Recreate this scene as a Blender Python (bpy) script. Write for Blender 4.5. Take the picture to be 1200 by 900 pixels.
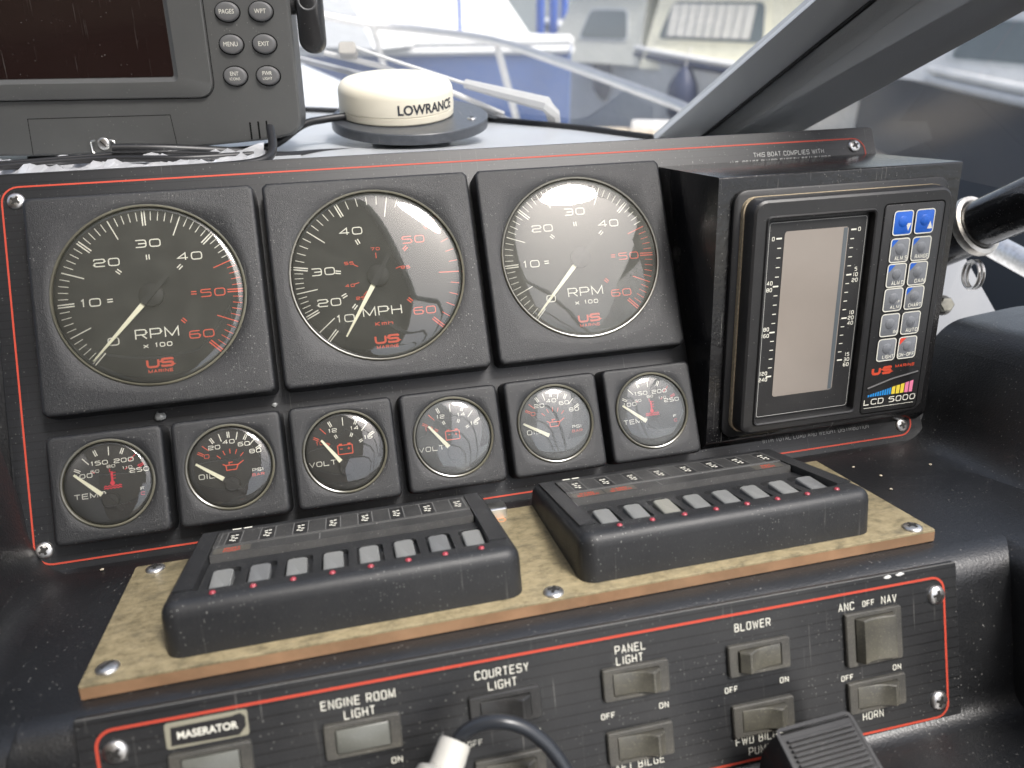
import bpy, math, random
import numpy as np
from mathutils import Matrix, Vector
random.seed(7)
S = 0.001                                    # everything below is written in millimetres
rad = math.radians
scene = bpy.context.scene
for o in list(bpy.data.objects): bpy.data.objects.remove(o)
COL = scene.collection

# ------------------------------------------------------------------ camera
TAU = rad(32)                                # lean of the gauge panel from the vertical
CT, STA = math.cos(TAU), math.sin(TAU)
def W(p):                                    # gauge-panel axes (right, up the panel, out of it) -> world
    return Vector((p[0], p[1]*STA - p[2]*CT, p[1]*CT + p[2]*STA))
FPX = 889.559
def _rot(a, b, c):
    ca, sa, cb, sb, cc, sc = math.cos(a), math.sin(a), math.cos(b), math.sin(b), math.cos(c), math.sin(c)
    X = np.array([[1,0,0],[0,ca,-sa],[0,sa,ca]]); Y = np.array([[cb,0,sb],[0,1,0],[-sb,0,cb]]); Z = np.array([[cc,-sc,0],[sc,cc,0],[0,0,1]])
    return Z@X@Y
RM = _rot(-0.0622, 0.2086, 0.1338)
CAMP = W((91.557, -91.851, 415.408))
AX = [W(RM[i]) for i in range(3)]
cam = bpy.data.cameras.new('camera'); camo = bpy.data.objects.new('camera', cam); COL.objects.link(camo)
cam.sensor_width = 36; cam.lens = FPX/1200*36; cam.clip_start = 0.01; cam.clip_end = 3000
camo.matrix_world = Matrix(((AX[0][0],AX[1][0],AX[2][0],CAMP[0]*S),(AX[0][1],AX[1][1],AX[2][1],CAMP[1]*S),(AX[0][2],AX[1][2],AX[2][2],CAMP[2]*S),(0,0,0,1)))
cam.dof.use_dof = True; cam.dof.focus_distance = 0.42; cam.dof.aperture_fstop = 8.0
scene.camera = camo
def ray(x, y):
    d = AX[0]*((x-600)/FPX) + AX[1]*(-(y-450)/FPX) - AX[2]
    return d.normalized()
def at_z(x, y, z):
    d = ray(x, y); return CAMP + d*((z-CAMP[2])/d[2])
def at_d(x, y, dist):                        # horizontal distance from the eye, mm
    d = ray(x, y); return CAMP + d*(dist/math.hypot(d[0], d[1]))

# ------------------------------------------------------------------ light
SUN_EL, SUN_AZ = 58, 148                     # azimuth clockwise from +Y (ahead): behind the right shoulder
world = bpy.data.worlds.new('World'); scene.world = world; world.use_nodes = True
wn = world.node_tree; bg = wn.nodes['Background']
sky = wn.nodes.new('ShaderNodeTexSky'); sky.sky_type = 'NISHITA'; sky.sun_disc = False
sky.sun_elevation = rad(SUN_EL); sky.sun_rotation = rad(SUN_AZ); sky.air_density = 1.0; sky.dust_density = 4.0; sky.ozone_density = 1.0
hs = wn.nodes.new('ShaderNodeHueSaturation'); hs.inputs['Saturation'].default_value = 0.6
wn.links.new(sky.outputs[0], hs.inputs['Color']); wn.links.new(hs.outputs[0], bg.inputs['Color'])
bg.inputs['Strength'].default_value = 0.13
sun = bpy.data.lights.new('sun', 'SUN'); sun.energy = 1.5; sun.angle = rad(14); sun.color = (1.0, 0.975, 0.94)
suno = bpy.data.objects.new('sun', sun); COL.objects.link(suno)
sd = Vector((math.sin(rad(SUN_AZ))*math.cos(rad(SUN_EL)), math.cos(rad(SUN_AZ))*math.cos(rad(SUN_EL)), math.sin(rad(SUN_EL))))
suno.rotation_euler = sd.to_track_quat('Z', 'Y').to_euler()
scene.view_settings.view_transform = 'Standard'; scene.view_settings.look = 'None'
scene.view_settings.exposure = 1.35; scene.view_settings.gamma = 1.0; scene.view_settings.use_curve_mapping = False
scene.render.engine = 'CYCLES'
scene.cycles.max_bounces = 10; scene.cycles.transparent_max_bounces = 16

# ------------------------------------------------------------------ materials
MATS = {}
def new_mat(name):
    m = bpy.data.materials.new(name); m.use_nodes = True; MATS[name] = m
    return m, m.node_tree, m.node_tree.nodes['Principled BSDF']
def mat(name, col, rough=.5, metal=0, spec=.5, bump=0, bscale=800, speck=0, sscale=260, film=0, var=0, vscale=30, coat=0, dustcol=(.42,.41,.38), stripes=0, scuff=0, rvar=0):
    """plain paint or plastic with optional grain, dust specks, dust film and printed pinstripes"""
    m, nt, b = new_mat(name); N, L = nt.nodes, nt.links
    b.inputs['Roughness'].default_value = rough; b.inputs['Metallic'].default_value = metal
    b.inputs['Specular IOR Level'].default_value = spec; b.inputs['Coat Weight'].default_value = coat
    tc = N.new('ShaderNodeTexCoord'); V = tc.outputs['Object']
    rgb = N.new('ShaderNodeRGB'); rgb.outputs[0].default_value = (*col, 1); cur = rgb.outputs[0]
    def noise(scale, detail=3, rough_=.55):
        n = N.new('ShaderNodeTexNoise'); n.inputs['Scale'].default_value = scale; n.inputs['Detail'].default_value = detail; n.inputs['Roughness'].default_value = rough_
        L.new(V, n.inputs['Vector']); return n.outputs['Fac']
    def ramp(src, a, c):
        r = N.new('ShaderNodeMapRange'); r.inputs['From Min'].default_value = a; r.inputs['From Max'].default_value = c; L.new(src, r.inputs['Value']); return r.outputs[0]
    def mul(a, c):
        q = N.new('ShaderNodeMath'); q.operation = 'MULTIPLY'
        L.new(a, q.inputs[0])
        if isinstance(c, (int, float)): q.inputs[1].default_value = c
        else: L.new(c, q.inputs[1])
        return q.outputs[0]
    def mix(fac, c2):
        nonlocal cur
        q = N.new('ShaderNodeMix'); q.data_type = 'RGBA'; L.new(fac, q.inputs[0]); L.new(cur, q.inputs[6]); q.inputs[7].default_value = (*c2, 1); cur = q.outputs[2]
    if var:
        mix(mul(ramp(noise(vscale, 5), .35, .7), var), tuple(min(1, c*2.2+.01) for c in col))
    if stripes:
        sx = N.new('ShaderNodeSeparateXYZ'); L.new(V, sx.inputs[0])
        q = mul(sx.outputs['Y'], 1/(stripes*S)); f = N.new('ShaderNodeMath'); f.operation = 'FRACT'; L.new(q, f.inputs[0])
        g = N.new('ShaderNodeMath'); g.operation = 'LESS_THAN'; L.new(f.outputs[0], g.inputs[0]); g.inputs[1].default_value = .09
        mix(g.outputs[0], (.002, .002, .002))
    if film:
        fm = mul(ramp(noise(22, 6, .6), .38, .75), film)
        mix(fm, dustcol)
        fine = mul(ramp(noise(1500, 2), .58, .78), film*1.2); mix(fine, dustcol)
    if scuff:
        mp = N.new('ShaderNodeMapping'); mp.inputs['Rotation'].default_value = (0, 0, .6); mp.inputs['Scale'].default_value = (900, 14, 14); L.new(V, mp.inputs['Vector'])
        n = N.new('ShaderNodeTexNoise'); n.inputs['Scale'].default_value = 1; n.inputs['Detail'].default_value = 2; L.new(mp.outputs[0], n.inputs['Vector'])
        mix(mul(mul(ramp(n.outputs['Fac'], .66, .74), ramp(noise(40), .5, .62)), scuff), dustcol)
    if speck:
        for sc, th, am in ((sscale*.9, .07, .6), (sscale*2.8, .22, .38)):
            v = N.new('ShaderNodeTexVoronoi'); v.inputs['Scale'].default_value = sc; L.new(V, v.inputs['Vector'])
            lt = N.new('ShaderNodeMapRange'); L.new(v.outputs['Distance'], lt.inputs['Value'])
            lt.inputs['From Min'].default_value = th; lt.inputs['From Max'].default_value = th*.55
            sp = N.new('ShaderNodeSeparateColor'); L.new(v.outputs['Color'], sp.inputs[0])
            pick = ramp(sp.outputs[0], 1-speck, 1-speck+.05)
            clump = ramp(noise(30, 4), .42, .68)
            mix(mul(mul(mul(lt.outputs[0], pick), clump), am), (.55, .54, .5))
    L.new(cur, b.inputs['Base Color'])
    if rvar:
        q = N.new('ShaderNodeMath'); q.operation = 'MULTIPLY_ADD'; L.new(noise(60, 4), q.inputs[0]); q.inputs[1].default_value = rvar; q.inputs[2].default_value = rough - rvar/2
        L.new(q.outputs[0], b.inputs['Roughness'])
    if bump:
        bp = N.new('ShaderNodeBump'); bp.inputs['Strength'].default_value = bump; bp.inputs['Distance'].default_value = .0004
        L.new(noise(bscale, 3), bp.inputs['Height']); L.new(bp.outputs[0], b.inputs['Normal'])
    return m
def clear_mat(name, haze=.04, hazecol=(.5,.5,.46), ior=1.45, scratch=0, rough=0.0, gain=1.0):
    """thin clear plastic or glass: see-through with Fresnel reflections and a film of dust"""
    m, nt, b = new_mat(name); N, L = nt.nodes, nt.links; N.remove(b); out = N['Material Output']
    tr = N.new('ShaderNodeBsdfTransparent'); gl = N.new('ShaderNodeBsdfGlossy'); gl.inputs['Roughness'].default_value = rough
    fr = N.new('ShaderNodeFresnel'); fr.inputs['IOR'].default_value = ior
    g = N.new('ShaderNodeMath'); g.operation = 'MULTIPLY'; g.inputs[1].default_value = gain; g.use_clamp = True; L.new(fr.outputs[0], g.inputs[0])
    mx = N.new('ShaderNodeMixShader'); L.new(g.outputs[0], mx.inputs[0]); L.new(tr.outputs[0], mx.inputs[1]); L.new(gl.outputs[0], mx.inputs[2])
    df = N.new('ShaderNodeBsdfDiffuse'); df.inputs['Color'].default_value = (*hazecol, 1)
    tc = N.new('ShaderNodeTexCoord'); n = N.new('ShaderNodeTexNoise'); n.inputs['Scale'].default_value = 90; n.inputs['Detail'].default_value = 6; L.new(tc.outputs['Object'], n.inputs['Vector'])
    r = N.new('ShaderNodeMapRange'); r.inputs['From Min'].default_value = .3; r.inputs['From Max'].default_value = .75; r.inputs['To Min'].default_value = haze*.8; r.inputs['To Max'].default_value = haze*1.25; L.new(n.outputs['Fac'], r.inputs['Value'])
    fac = r.outputs[0]
    v = N.new('ShaderNodeTexVoronoi'); v.inputs['Scale'].default_value = 700; L.new(tc.outputs['Object'], v.inputs['Vector'])
    lt = N.new('ShaderNodeMapRange'); lt.inputs['From Min'].default_value = .12; lt.inputs['From Max'].default_value = .06; lt.inputs['To Max'].default_value = .3; L.new(v.outputs['Distance'], lt.inputs['Value'])
    sp = N.new('ShaderNodeSeparateColor'); L.new(v.outputs['Color'], sp.inputs[0])
    gt = N.new('ShaderNodeMath'); gt.operation = 'GREATER_THAN'; gt.inputs[1].default_value = .9; L.new(sp.outputs[0], gt.inputs[0])
    sm = N.new('ShaderNodeMath'); sm.operation = 'MULTIPLY'; L.new(lt.outputs[0], sm.inputs[0]); L.new(gt.outputs[0], sm.inputs[1])
    ad = N.new('ShaderNodeMath'); ad.operation = 'MAXIMUM'; L.new(fac, ad.inputs[0]); L.new(sm.outputs[0], ad.inputs[1]); fac = ad.outputs[0]
    if scratch:
        mp = N.new('ShaderNodeMapping'); mp.inputs['Rotation'].default_value = (0, 0, -.9); mp.inputs['Scale'].default_value = (420, 7, 7); L.new(tc.outputs['Object'], mp.inputs['Vector'])
        n2 = N.new('ShaderNodeTexNoise'); n2.inputs['Scale'].default_value = 1; n2.inputs['Detail'].default_value = 1; L.new(mp.outputs[0], n2.inputs['Vector'])
        r2 = N.new('ShaderNodeMapRange'); r2.inputs['From Min'].default_value = .735; r2.inputs['From Max'].default_value = .76; r2.inputs['To Max'].default_value = scratch; L.new(n2.outputs['Fac'], r2.inputs['Value'])
        a2 = N.new('ShaderNodeMath'); a2.operation = 'MAXIMUM'; L.new(fac, a2.inputs[0]); L.new(r2.outputs[0], a2.inputs[1]); fac = a2.outputs[0]
    m2 = N.new('ShaderNodeMixShader'); L.new(fac, m2.inputs[0]); L.new(mx.outputs[0], m2.inputs[1]); L.new(df.outputs[0], m2.inputs[2])
    L.new(m2.outputs[0], out.inputs['Surface']); return m

mat('vinyl', (.0072,.0078,.009), .38, bump=.5, bscale=900, speck=.34, sscale=190, film=.008, rvar=.2, spec=.9)
mat('panel', (.0098,.0106,.0125), .4, bump=.12, bscale=1500, speck=.34, sscale=230, film=.012, stripes=4.1, scuff=.25)
mat('panel_low', (.0165,.0172,.0185), .38, bump=.1, bscale=1500, speck=.4, sscale=230, film=.03, stripes=4.6, scuff=.25)
mat('bezel', (.0092,.0098,.0113), .42, bump=.6, bscale=2600, speck=.4, sscale=260, film=.016, rvar=.14, scuff=.12)
mat('bank', (.012,.013,.015), .47, bump=.35, bscale=2200, speck=.36, sscale=260, film=.03, rvar=.16, scuff=.12)
mat('bank_plate', (.016,.0165,.0175), .56, bump=.2, bscale=2500, speck=.3, film=.10)
mat('black_gloss', (.008,.008,.009), .17, bump=.6, bscale=240, speck=.42, sscale=240, film=.03, scuff=.5, rvar=.2)
mat('black_matt', (.004,.004,.004), .8, spec=.1)
mat('black_rubber', (.010,.010,.011), .5, speck=.15, film=.03)
mat('housing', (.013,.013,.014), .4, bump=.2, bscale=2500, speck=.12, film=.03)
mat('dial', (.010,.010,.0095), .75, spec=.2, var=.04, vscale=60)
mat('print_white', (.72,.71,.62), .6, spec=.2)
mat('print_dim', (.42,.42,.40), .6, spec=.2)
mat('print_red', (.58,.075,.035), .6, spec=.2)
mat('print_crimson', (.55,.02,.04), .6, spec=.2)
mat('line_red', (.46,.062,.036), .5, spec=.3)
mat('needle', (.80,.78,.58), .5)
mat('rim', (.06,.057,.042), .2, spec=.7, var=.9, vscale=30)
mat('rim_dark', (.010,.010,.010), .6, spec=.25)
mat('steel', (.56,.545,.52), .36, metal=1, var=.4, vscale=300, rvar=.25)
mat('steel_dark', (.05,.048,.045), .5, metal=.6)
mat('chrome_pale', (.75,.74,.70), .3, metal=1, rvar=.2)
mat('collar_steel', (.34,.32,.29), .38, metal=1, var=.6, vscale=120, rvar=.3)
mat('bolt_steel', (.16,.155,.13), .45, metal=.8, var=.5, vscale=200)
mat('plotter', (.078,.079,.077), .46, bump=.18, bscale=3000, speck=.16, sscale=220, film=.03)
mat('plotter_key', (.125,.125,.125), .45, bump=.2, bscale=3000, film=.04)
mat('plotter_screen', (.016,.009,.008), .06, spec=.5, speck=.12, sscale=200, film=.004, scuff=.25)
mat('puck', (.82,.77,.63), .42, var=.0, film=.06, speck=.05, dustcol=(.5,.42,.3))
mat('mount', (.055,.06,.068), .32, var=.3, vscale=200, scuff=.5)
mat('dash_top', (.46,.48,.50), .33, speck=.2, sscale=150, film=.15, bump=.1, bscale=500)
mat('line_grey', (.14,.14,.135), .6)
mat('led', (.30,.04,.055), .25, spec=.6)
mat('rocker_grey', (.17,.175,.173), .42, bump=.2, bscale=2500, film=.12, speck=.2, dustcol=(.36,.35,.30))
mat('rocker_dusty', (.19,.19,.17), .6, bump=.3, bscale=2000, film=.35, speck=.3, dustcol=(.38,.36,.29))
mat('rocker_dark', (.13,.135,.138), .36, bump=.2, bscale=2500, film=.08, speck=.2)
mat('switch_frame', (.045,.044,.040), .5, bump=.3, bscale=2500, film=.30, speck=.4, dustcol=(.26,.24,.19))
mat('switch_rocker', (.060,.058,.050), .34, film=.35, speck=.2, dustcol=(.30,.28,.20), rvar=.2)
mat('switch_dark', (.022,.022,.022), .35, film=.06, speck=.3)
mat('switch_lens', (.10,.103,.09), .35, film=.12, speck=.2)
mat('tape', (.26,.25,.19), .5, film=.25, dustcol=(.12,.10,.07))
mat('board_edge', (.20,.115,.062), .5, var=.4, vscale=60, film=.15, dustcol=(.3,.24,.15))
mat('gasket', (.30,.245,.165), .8, bump=.8, bscale=900, var=.4, vscale=500)
mat('lcd', (.245,.218,.192), .14, var=.10, vscale=14, spec=.5)
mat('lcd_shade', (.10,.115,.125), .2)
mat('key_grey', (.18,.19,.205), .4, bump=.2, bscale=2500)
mat('key_blue', (.012,.115,.55), .35)
mat('key_red', (.75,.07,.04), .4)
mat('print_blue', (.02,.25,.62), .5)
mat('print_yellow', (.80,.62,.06), .5)
mat('print_pink', (.78,.22,.36), .5)
mat('print_black', (.035,.04,.05), .5)
mat('cable', (.012,.012,.013), .38, speck=.1)
mat('cable_grey', (.022,.025,.030), .30)
mat('plug', (.44,.43,.39), .5, film=.1, bump=.2, bscale=800)
mat('post', (.42,.43,.43), .45, bump=.25, bscale=500, speck=.12, sscale=110, film=.12, scuff=.2)
mat('seal', (.006,.006,.006), .6)
mat('gel_white', (.62,.63,.63), .35, film=.12, var=.08, vscale=2)
mat('gel_white2', (.78,.78,.76), .35)
mat('deck_grey', (.17,.18,.195), .5, film=.1, speck=.1)
mat('hull_blue', (.06,.105,.25), .25, var=.3, vscale=1.5)
mat('hull_grey', (.60,.62,.61), .35, var=.25, vscale=1.2)
mat('hull_navy', (.055,.06,.07), .25)
mat('cream', (.82,.79,.62), .5)
mat('cabin_white', (.66,.66,.58), .45)
mat('window_dark', (.14,.165,.165), .12, spec=.8)
mat('curtain', (.62,.61,.56), .8, spec=.1)
mat('rub_blue', (.05,.06,.10), .4)
mat('fender', (.02,.03,.075), .5)
mat('blue_paint', (.02,.09,.42), .45)
mat('jetty', (.50,.42,.32), .8, var=.3, vscale=3)
mat('wiper', (.36,.36,.35), .4, film=.1)
mat('wiper_box', (.30,.28,.24), .5)
mat('rubber_edge', (.02,.02,.02), .6)
mat('foil', (.80,.81,.83), .2, metal=.5, bump=1.0, bscale=120)
mat('crumb', (.45,.40,.30), .8)
mat('leaf', (.55,.50,.10), .7)
mat('chip', (.62,.62,.60), .6)
mat('glue', (.22,.225,.22), .12, spec=.8)
mat('copper', (.35,.16,.07), .5, metal=.5)
mat('cushion', (.10,.09,.08), .7, var=.3, vscale=6)
mat('mahogany', (.16,.085,.065), .4, var=.4, vscale=4)
def canvas_mat():
    m, nt, b = new_mat('canvas'); N, L = nt.nodes, nt.links; N.remove(b)
    d = N.new('ShaderNodeBsdfDiffuse'); d.inputs['Color'].default_value = (.11,.10,.08,1); t_ = N.new('ShaderNodeBsdfTranslucent'); t_.inputs['Color'].default_value = (.13,.11,.08,1)
    n = N.new('ShaderNodeTexNoise'); n.inputs['Scale'].default_value = 5; tc = N.new('ShaderNodeTexCoord'); L.new(tc.outputs['Object'], n.inputs['Vector'])
    r = N.new('ShaderNodeMapRange'); r.inputs['To Min'].default_value = .25; r.inputs['To Max'].default_value = .6; L.new(n.outputs['Fac'], r.inputs['Value'])
    mx = N.new('ShaderNodeMixShader'); L.new(r.outputs[0], mx.inputs[0]); L.new(d.outputs[0], mx.inputs[1]); L.new(t_.outputs[0], mx.inputs[2]); L.new(mx.outputs[0], N['Material Output'].inputs['Surface'])
canvas_mat()
clear_mat('lens', .075, (.42,.43,.37), 1.5, scratch=.22, gain=1.9)
clear_mat('lens_small', .06, (.42,.42,.39), 1.5, scratch=.2, gain=1.9)
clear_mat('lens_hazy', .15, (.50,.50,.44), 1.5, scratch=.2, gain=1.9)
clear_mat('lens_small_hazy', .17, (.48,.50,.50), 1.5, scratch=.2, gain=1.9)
clear_mat('glass_side', .24, (.55,.57,.60), 1.45, gain=1.8)
clear_mat('glass', .20, (.62,.63,.65), 1.45, gain=1.8)

def board_mat():
    m, nt, b = new_mat('board_face'); N, L = nt.nodes, nt.links
    tc = N.new('ShaderNodeTexCoord')
    def nz(sc, d, mp=None, r=.6):
        n = N.new('ShaderNodeTexNoise'); n.inputs['Scale'].default_value = sc; n.inputs['Detail'].default_value = d; n.inputs['Roughness'].default_value = r
        if mp:
            k = N.new('ShaderNodeMapping'); k.inputs['Scale'].default_value = mp; L.new(tc.outputs['Object'], k.inputs[0]); L.new(k.outputs[0], n.inputs['Vector'])
        else: L.new(tc.outputs['Object'], n.inputs['Vector'])
        return n.outputs['Fac']
    cr = N.new('ShaderNodeValToRGB'); L.new(nz(210, 7, (1, 1.5, 1), .7), cr.inputs[0]); e = cr.color_ramp.elements
    e[0].position = .30; e[0].color = (.13,.108,.062,1); e[1].position = .66; e[1].color = (.33,.275,.165,1)
    x = cr.color_ramp.elements.new(.46); x.color = (.245,.203,.118,1)
    c2 = N.new('ShaderNodeMapRange'); c2.inputs['From Min'].default_value = .48; c2.inputs['From Max'].default_value = .68; c2.inputs['To Max'].default_value = .6; L.new(nz(75, 8, (1, 1.8, 1), .75), c2.inputs['Value'])
    mx = N.new('ShaderNodeMix'); mx.data_type = 'RGBA'; L.new(c2.outputs[0], mx.inputs[0]); L.new(cr.outputs[0], mx.inputs[6]); mx.inputs[7].default_value = (.06,.057,.042,1)
    L.new(mx.outputs[2], b.inputs['Base Color']); b.inputs['Roughness'].default_value = .48
    bp = N.new('ShaderNodeBump'); bp.inputs['Strength'].default_value = .35; bp.inputs['Distance'].default_value = .0005; L.new(nz(420, 5), bp.inputs['Height']); L.new(bp.outputs[0], b.inputs['Normal'])
board_mat()
def water_mat():
    m, nt, b = new_mat('water'); N, L = nt.nodes, nt.links
    b.inputs['Base Color'].default_value = (.09,.105,.11,1); b.inputs['Roughness'].default_value = .12
    tc = N.new('ShaderNodeTexCoord'); n = N.new('ShaderNodeTexNoise'); n.inputs['Scale'].default_value = 2.2; n.inputs['Detail'].default_value = 5; L.new(tc.outputs['Object'], n.inputs['Vector'])
    bp = N.new('ShaderNodeBump'); bp.inputs['Strength'].default_value = .4; bp.inputs['Distance'].default_value = .12; L.new(n.outputs['Fac'], bp.inputs['Height']); L.new(bp.outputs[0], b.inputs['Normal'])
water_mat()

# ------------------------------------------------------------------ mesh helpers (mm)
def rrect(cx, cy, w, h, r, k=4):
    pts = []; r = min(r, w/2-.01, h/2-.01)
    for (sx, sy, a0) in ((1,1,0), (-1,1,90), (-1,-1,180), (1,-1,270)):
        for i in range(k+1):
            a = rad(a0 + 90*i/k); pts.append((cx+sx*(w/2-r)+r*math.cos(a), cy+sy*(h/2-r)+r*math.sin(a)))
    return pts
class MB:
    def __init__(s): s.v = []; s.f = []
    def add(s, vs, fs):
        b = len(s.v); s.v += [tuple(p) for p in vs]; s.f += [tuple(i+b for i in f) for f in fs]; return s
    def box(s, x0, x1, y0, y1, z0, z1):
        vs = [(x,y,z) for z in (z0,z1) for y in (y0,y1) for x in (x0,x1)]
        return s.add(vs, [(0,2,3,1),(4,5,7,6),(0,1,5,4),(2,6,7,3),(0,4,6,2),(1,3,7,5)])
    def loft(s, rings, cap0=True, cap1=True, closed=True):
        n = len(rings[0]); vs = [p for r in rings for p in r]; fs = []
        for k in range(len(rings)-1):
            for i in range(n if closed else n-1):
                j = (i+1) % n; fs.append((k*n+i, k*n+j, (k+1)*n+j, (k+1)*n+i))
        if cap0: fs.append(tuple(range(n))[::-1])
        if cap1: fs.append(tuple((len(rings)-1)*n+i for i in range(n)))
        return s.add(vs, fs)
    def rr(s, cx, cy, w, h, r, prof, k=4, cap0=True, cap1=True):        # prof: (inset, z)
        rings = []
        for ins, z in prof:
            rings.append([(x, y, z) for x, y in rrect(cx, cy, w-2*ins, h-2*ins, max(r-ins, .15), k)])
        return s.loft(rings, cap0, cap1)
    def lathe(s, prof, n=32, c=(0,0,0), cap0=True, cap1=True):           # prof: (r, z)
        rings = [[(c[0]+r*math.cos(2*math.pi*i/n), c[1]+r*math.sin(2*math.pi*i/n), c[2]+z) for i in range(n)] for r, z in prof]
        return s.loft(rings, cap0, cap1)
    def prism(s, poly, z0, z1):
        return s.loft([[(x, y, z0) for x, y in poly], [(x, y, z1) for x, y in poly]])
    def extr(s, prof, u0, u1):                                          # prof in (y,z), pulled along x
        return s.loft([[(u0, y, z) for y, z in prof], [(u1, y, z) for y, z in prof]])
    def tube(s, path, r, n=10, cap=True):
        P = [Vector(p) for p in path]; rings = []; up = Vector((.13,.21,.97)).normalized()
        for i, p in enumerate(P):
            t = (P[min(i+1, len(P)-1)] - P[max(i-1, 0)]).normalized()
            a = t.cross(up).normalized(); c = a.cross(t)
            rr_ = r[i] if isinstance(r, (list, tuple)) else r
            rings.append([tuple(p + a*(rr_*math.cos(2*math.pi*k/n)) + c*(rr_*math.sin(2*math.pi*k/n))) for k in range(n)])
        return s.loft(rings, cap, cap)
    def ribbon(s, pts, w, z, closed=False):
        P = [Vector((p[0], p[1])) for p in pts]; n = len(P)
        if n < 2: return s
        Lf, Rt = [], []
        for i in range(n):
            a = P[i-1] if (i > 0 or closed) else None; c = P[(i+1) % n] if (i < n-1 or closed) else None
            d1 = (P[i]-a).normalized() if a is not None else None; d2 = (c-P[i]).normalized() if c is not None else None
            if d1 is None: d1 = d2
            if d2 is None: d2 = d1
            n1 = Vector((-d1.y, d1.x)); n2 = Vector((-d2.y, d2.x)); m = n1+n2
            m = n1 if m.length < 1e-4 else m.normalized(); q = max(.35, m.dot(n1)); off = m*(w/2/q)
            Lf.append(P[i]+off); Rt.append(P[i]-off)
        vs = [(p.x,p.y,z) for p in Lf] + [(p.x,p.y,z) for p in Rt]; fs = []
        for i in range(n if closed else n-1):
            j = (i+1) % n; fs.append((i, n+i, n+j, j))
        return s.add(vs, fs)
    def rect(s, cx, cy, w, h, z, ang=0):
        c, q = math.cos(ang), math.sin(ang)
        return s.add([(cx+c*x-q*y, cy+q*x+c*y, z) for x, y in ((-w/2,-h/2),(w/2,-h/2),(w/2,h/2),(-w/2,h/2))], [(0,1,2,3)])
    def poly(s, pts, z): return s.add([(x,y,z) for x, y in pts], [tuple(range(len(pts)))])
    def merge(s, o): return s.add(o.v, o.f)
    def build(s, name, m, parent=None, mw=None, smooth=True, ang=38):
        me = bpy.data.meshes.new(name); me.from_pydata([(x*S, y*S, z*S) for x, y, z in s.v], [], s.f); me.update()
        if m: me.materials.append(MATS[m])
        if smooth:
            me.polygons.foreach_set('use_smooth', [True]*len(me.polygons)); me.set_sharp_from_angle(angle=rad(ang))
        o = bpy.data.objects.new(name, me); COL.objects.link(o)
        if parent: o.parent = parent
        if mw is not None: o.matrix_world = mw
        return o
def arcs(pts, r, k=4, closed=False):                                    # round the corners of a polyline
    P = [Vector(p) for p in pts]; n = len(P); out = []
    for i, p in enumerate(P):
        if not closed and i in (0, n-1): out.append(tuple(p)); continue
        a, c = P[i-1], P[(i+1) % n]; d1, d2 = a-p, c-p
        rr_ = r[i] if isinstance(r, (list, tuple)) else r
        t = min(rr_, d1.length*.5, d2.length*.5)
        if t < 1e-6: out.append(tuple(p)); continue
        q0, q1 = p+d1.normalized()*t, p+d2.normalized()*t
        for j in range(k+1):
            u = j/k; out.append(tuple(q0*(1-u)**2 + p*(2*u*(1-u)) + q1*u*u))
    return out
def frame(o, ex, ey, ez):
    ex, ey, ez = Vector(ex).normalized(), Vector(ey).normalized(), Vector(ez).normalized()
    return Matrix(((ex[0],ey[0],ez[0],o[0]*S),(ex[1],ey[1],ez[1],o[1]*S),(ex[2],ey[2],ez[2],o[2]*S),(0,0,0,1)))
def shift(M, x, y, z, rz=0): return M @ Matrix.Translation((x*S, y*S, z*S)) @ Matrix.Rotation(rz, 4, 'Z')
def tag(o, label, cat, group=None, kind=None):
    if label: o['label'] = label
    if cat: o['category'] = cat
    if group: o['group'] = group
    if kind: o['kind'] = kind
    return o
def thing(name, label, cat, mw=None, group=None):
    o = bpy.data.objects.new(name, None); COL.objects.link(o); o.empty_display_size = .01
    if mw is not None: o.matrix_world = mw
    return tag(o, label, cat, group)

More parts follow.
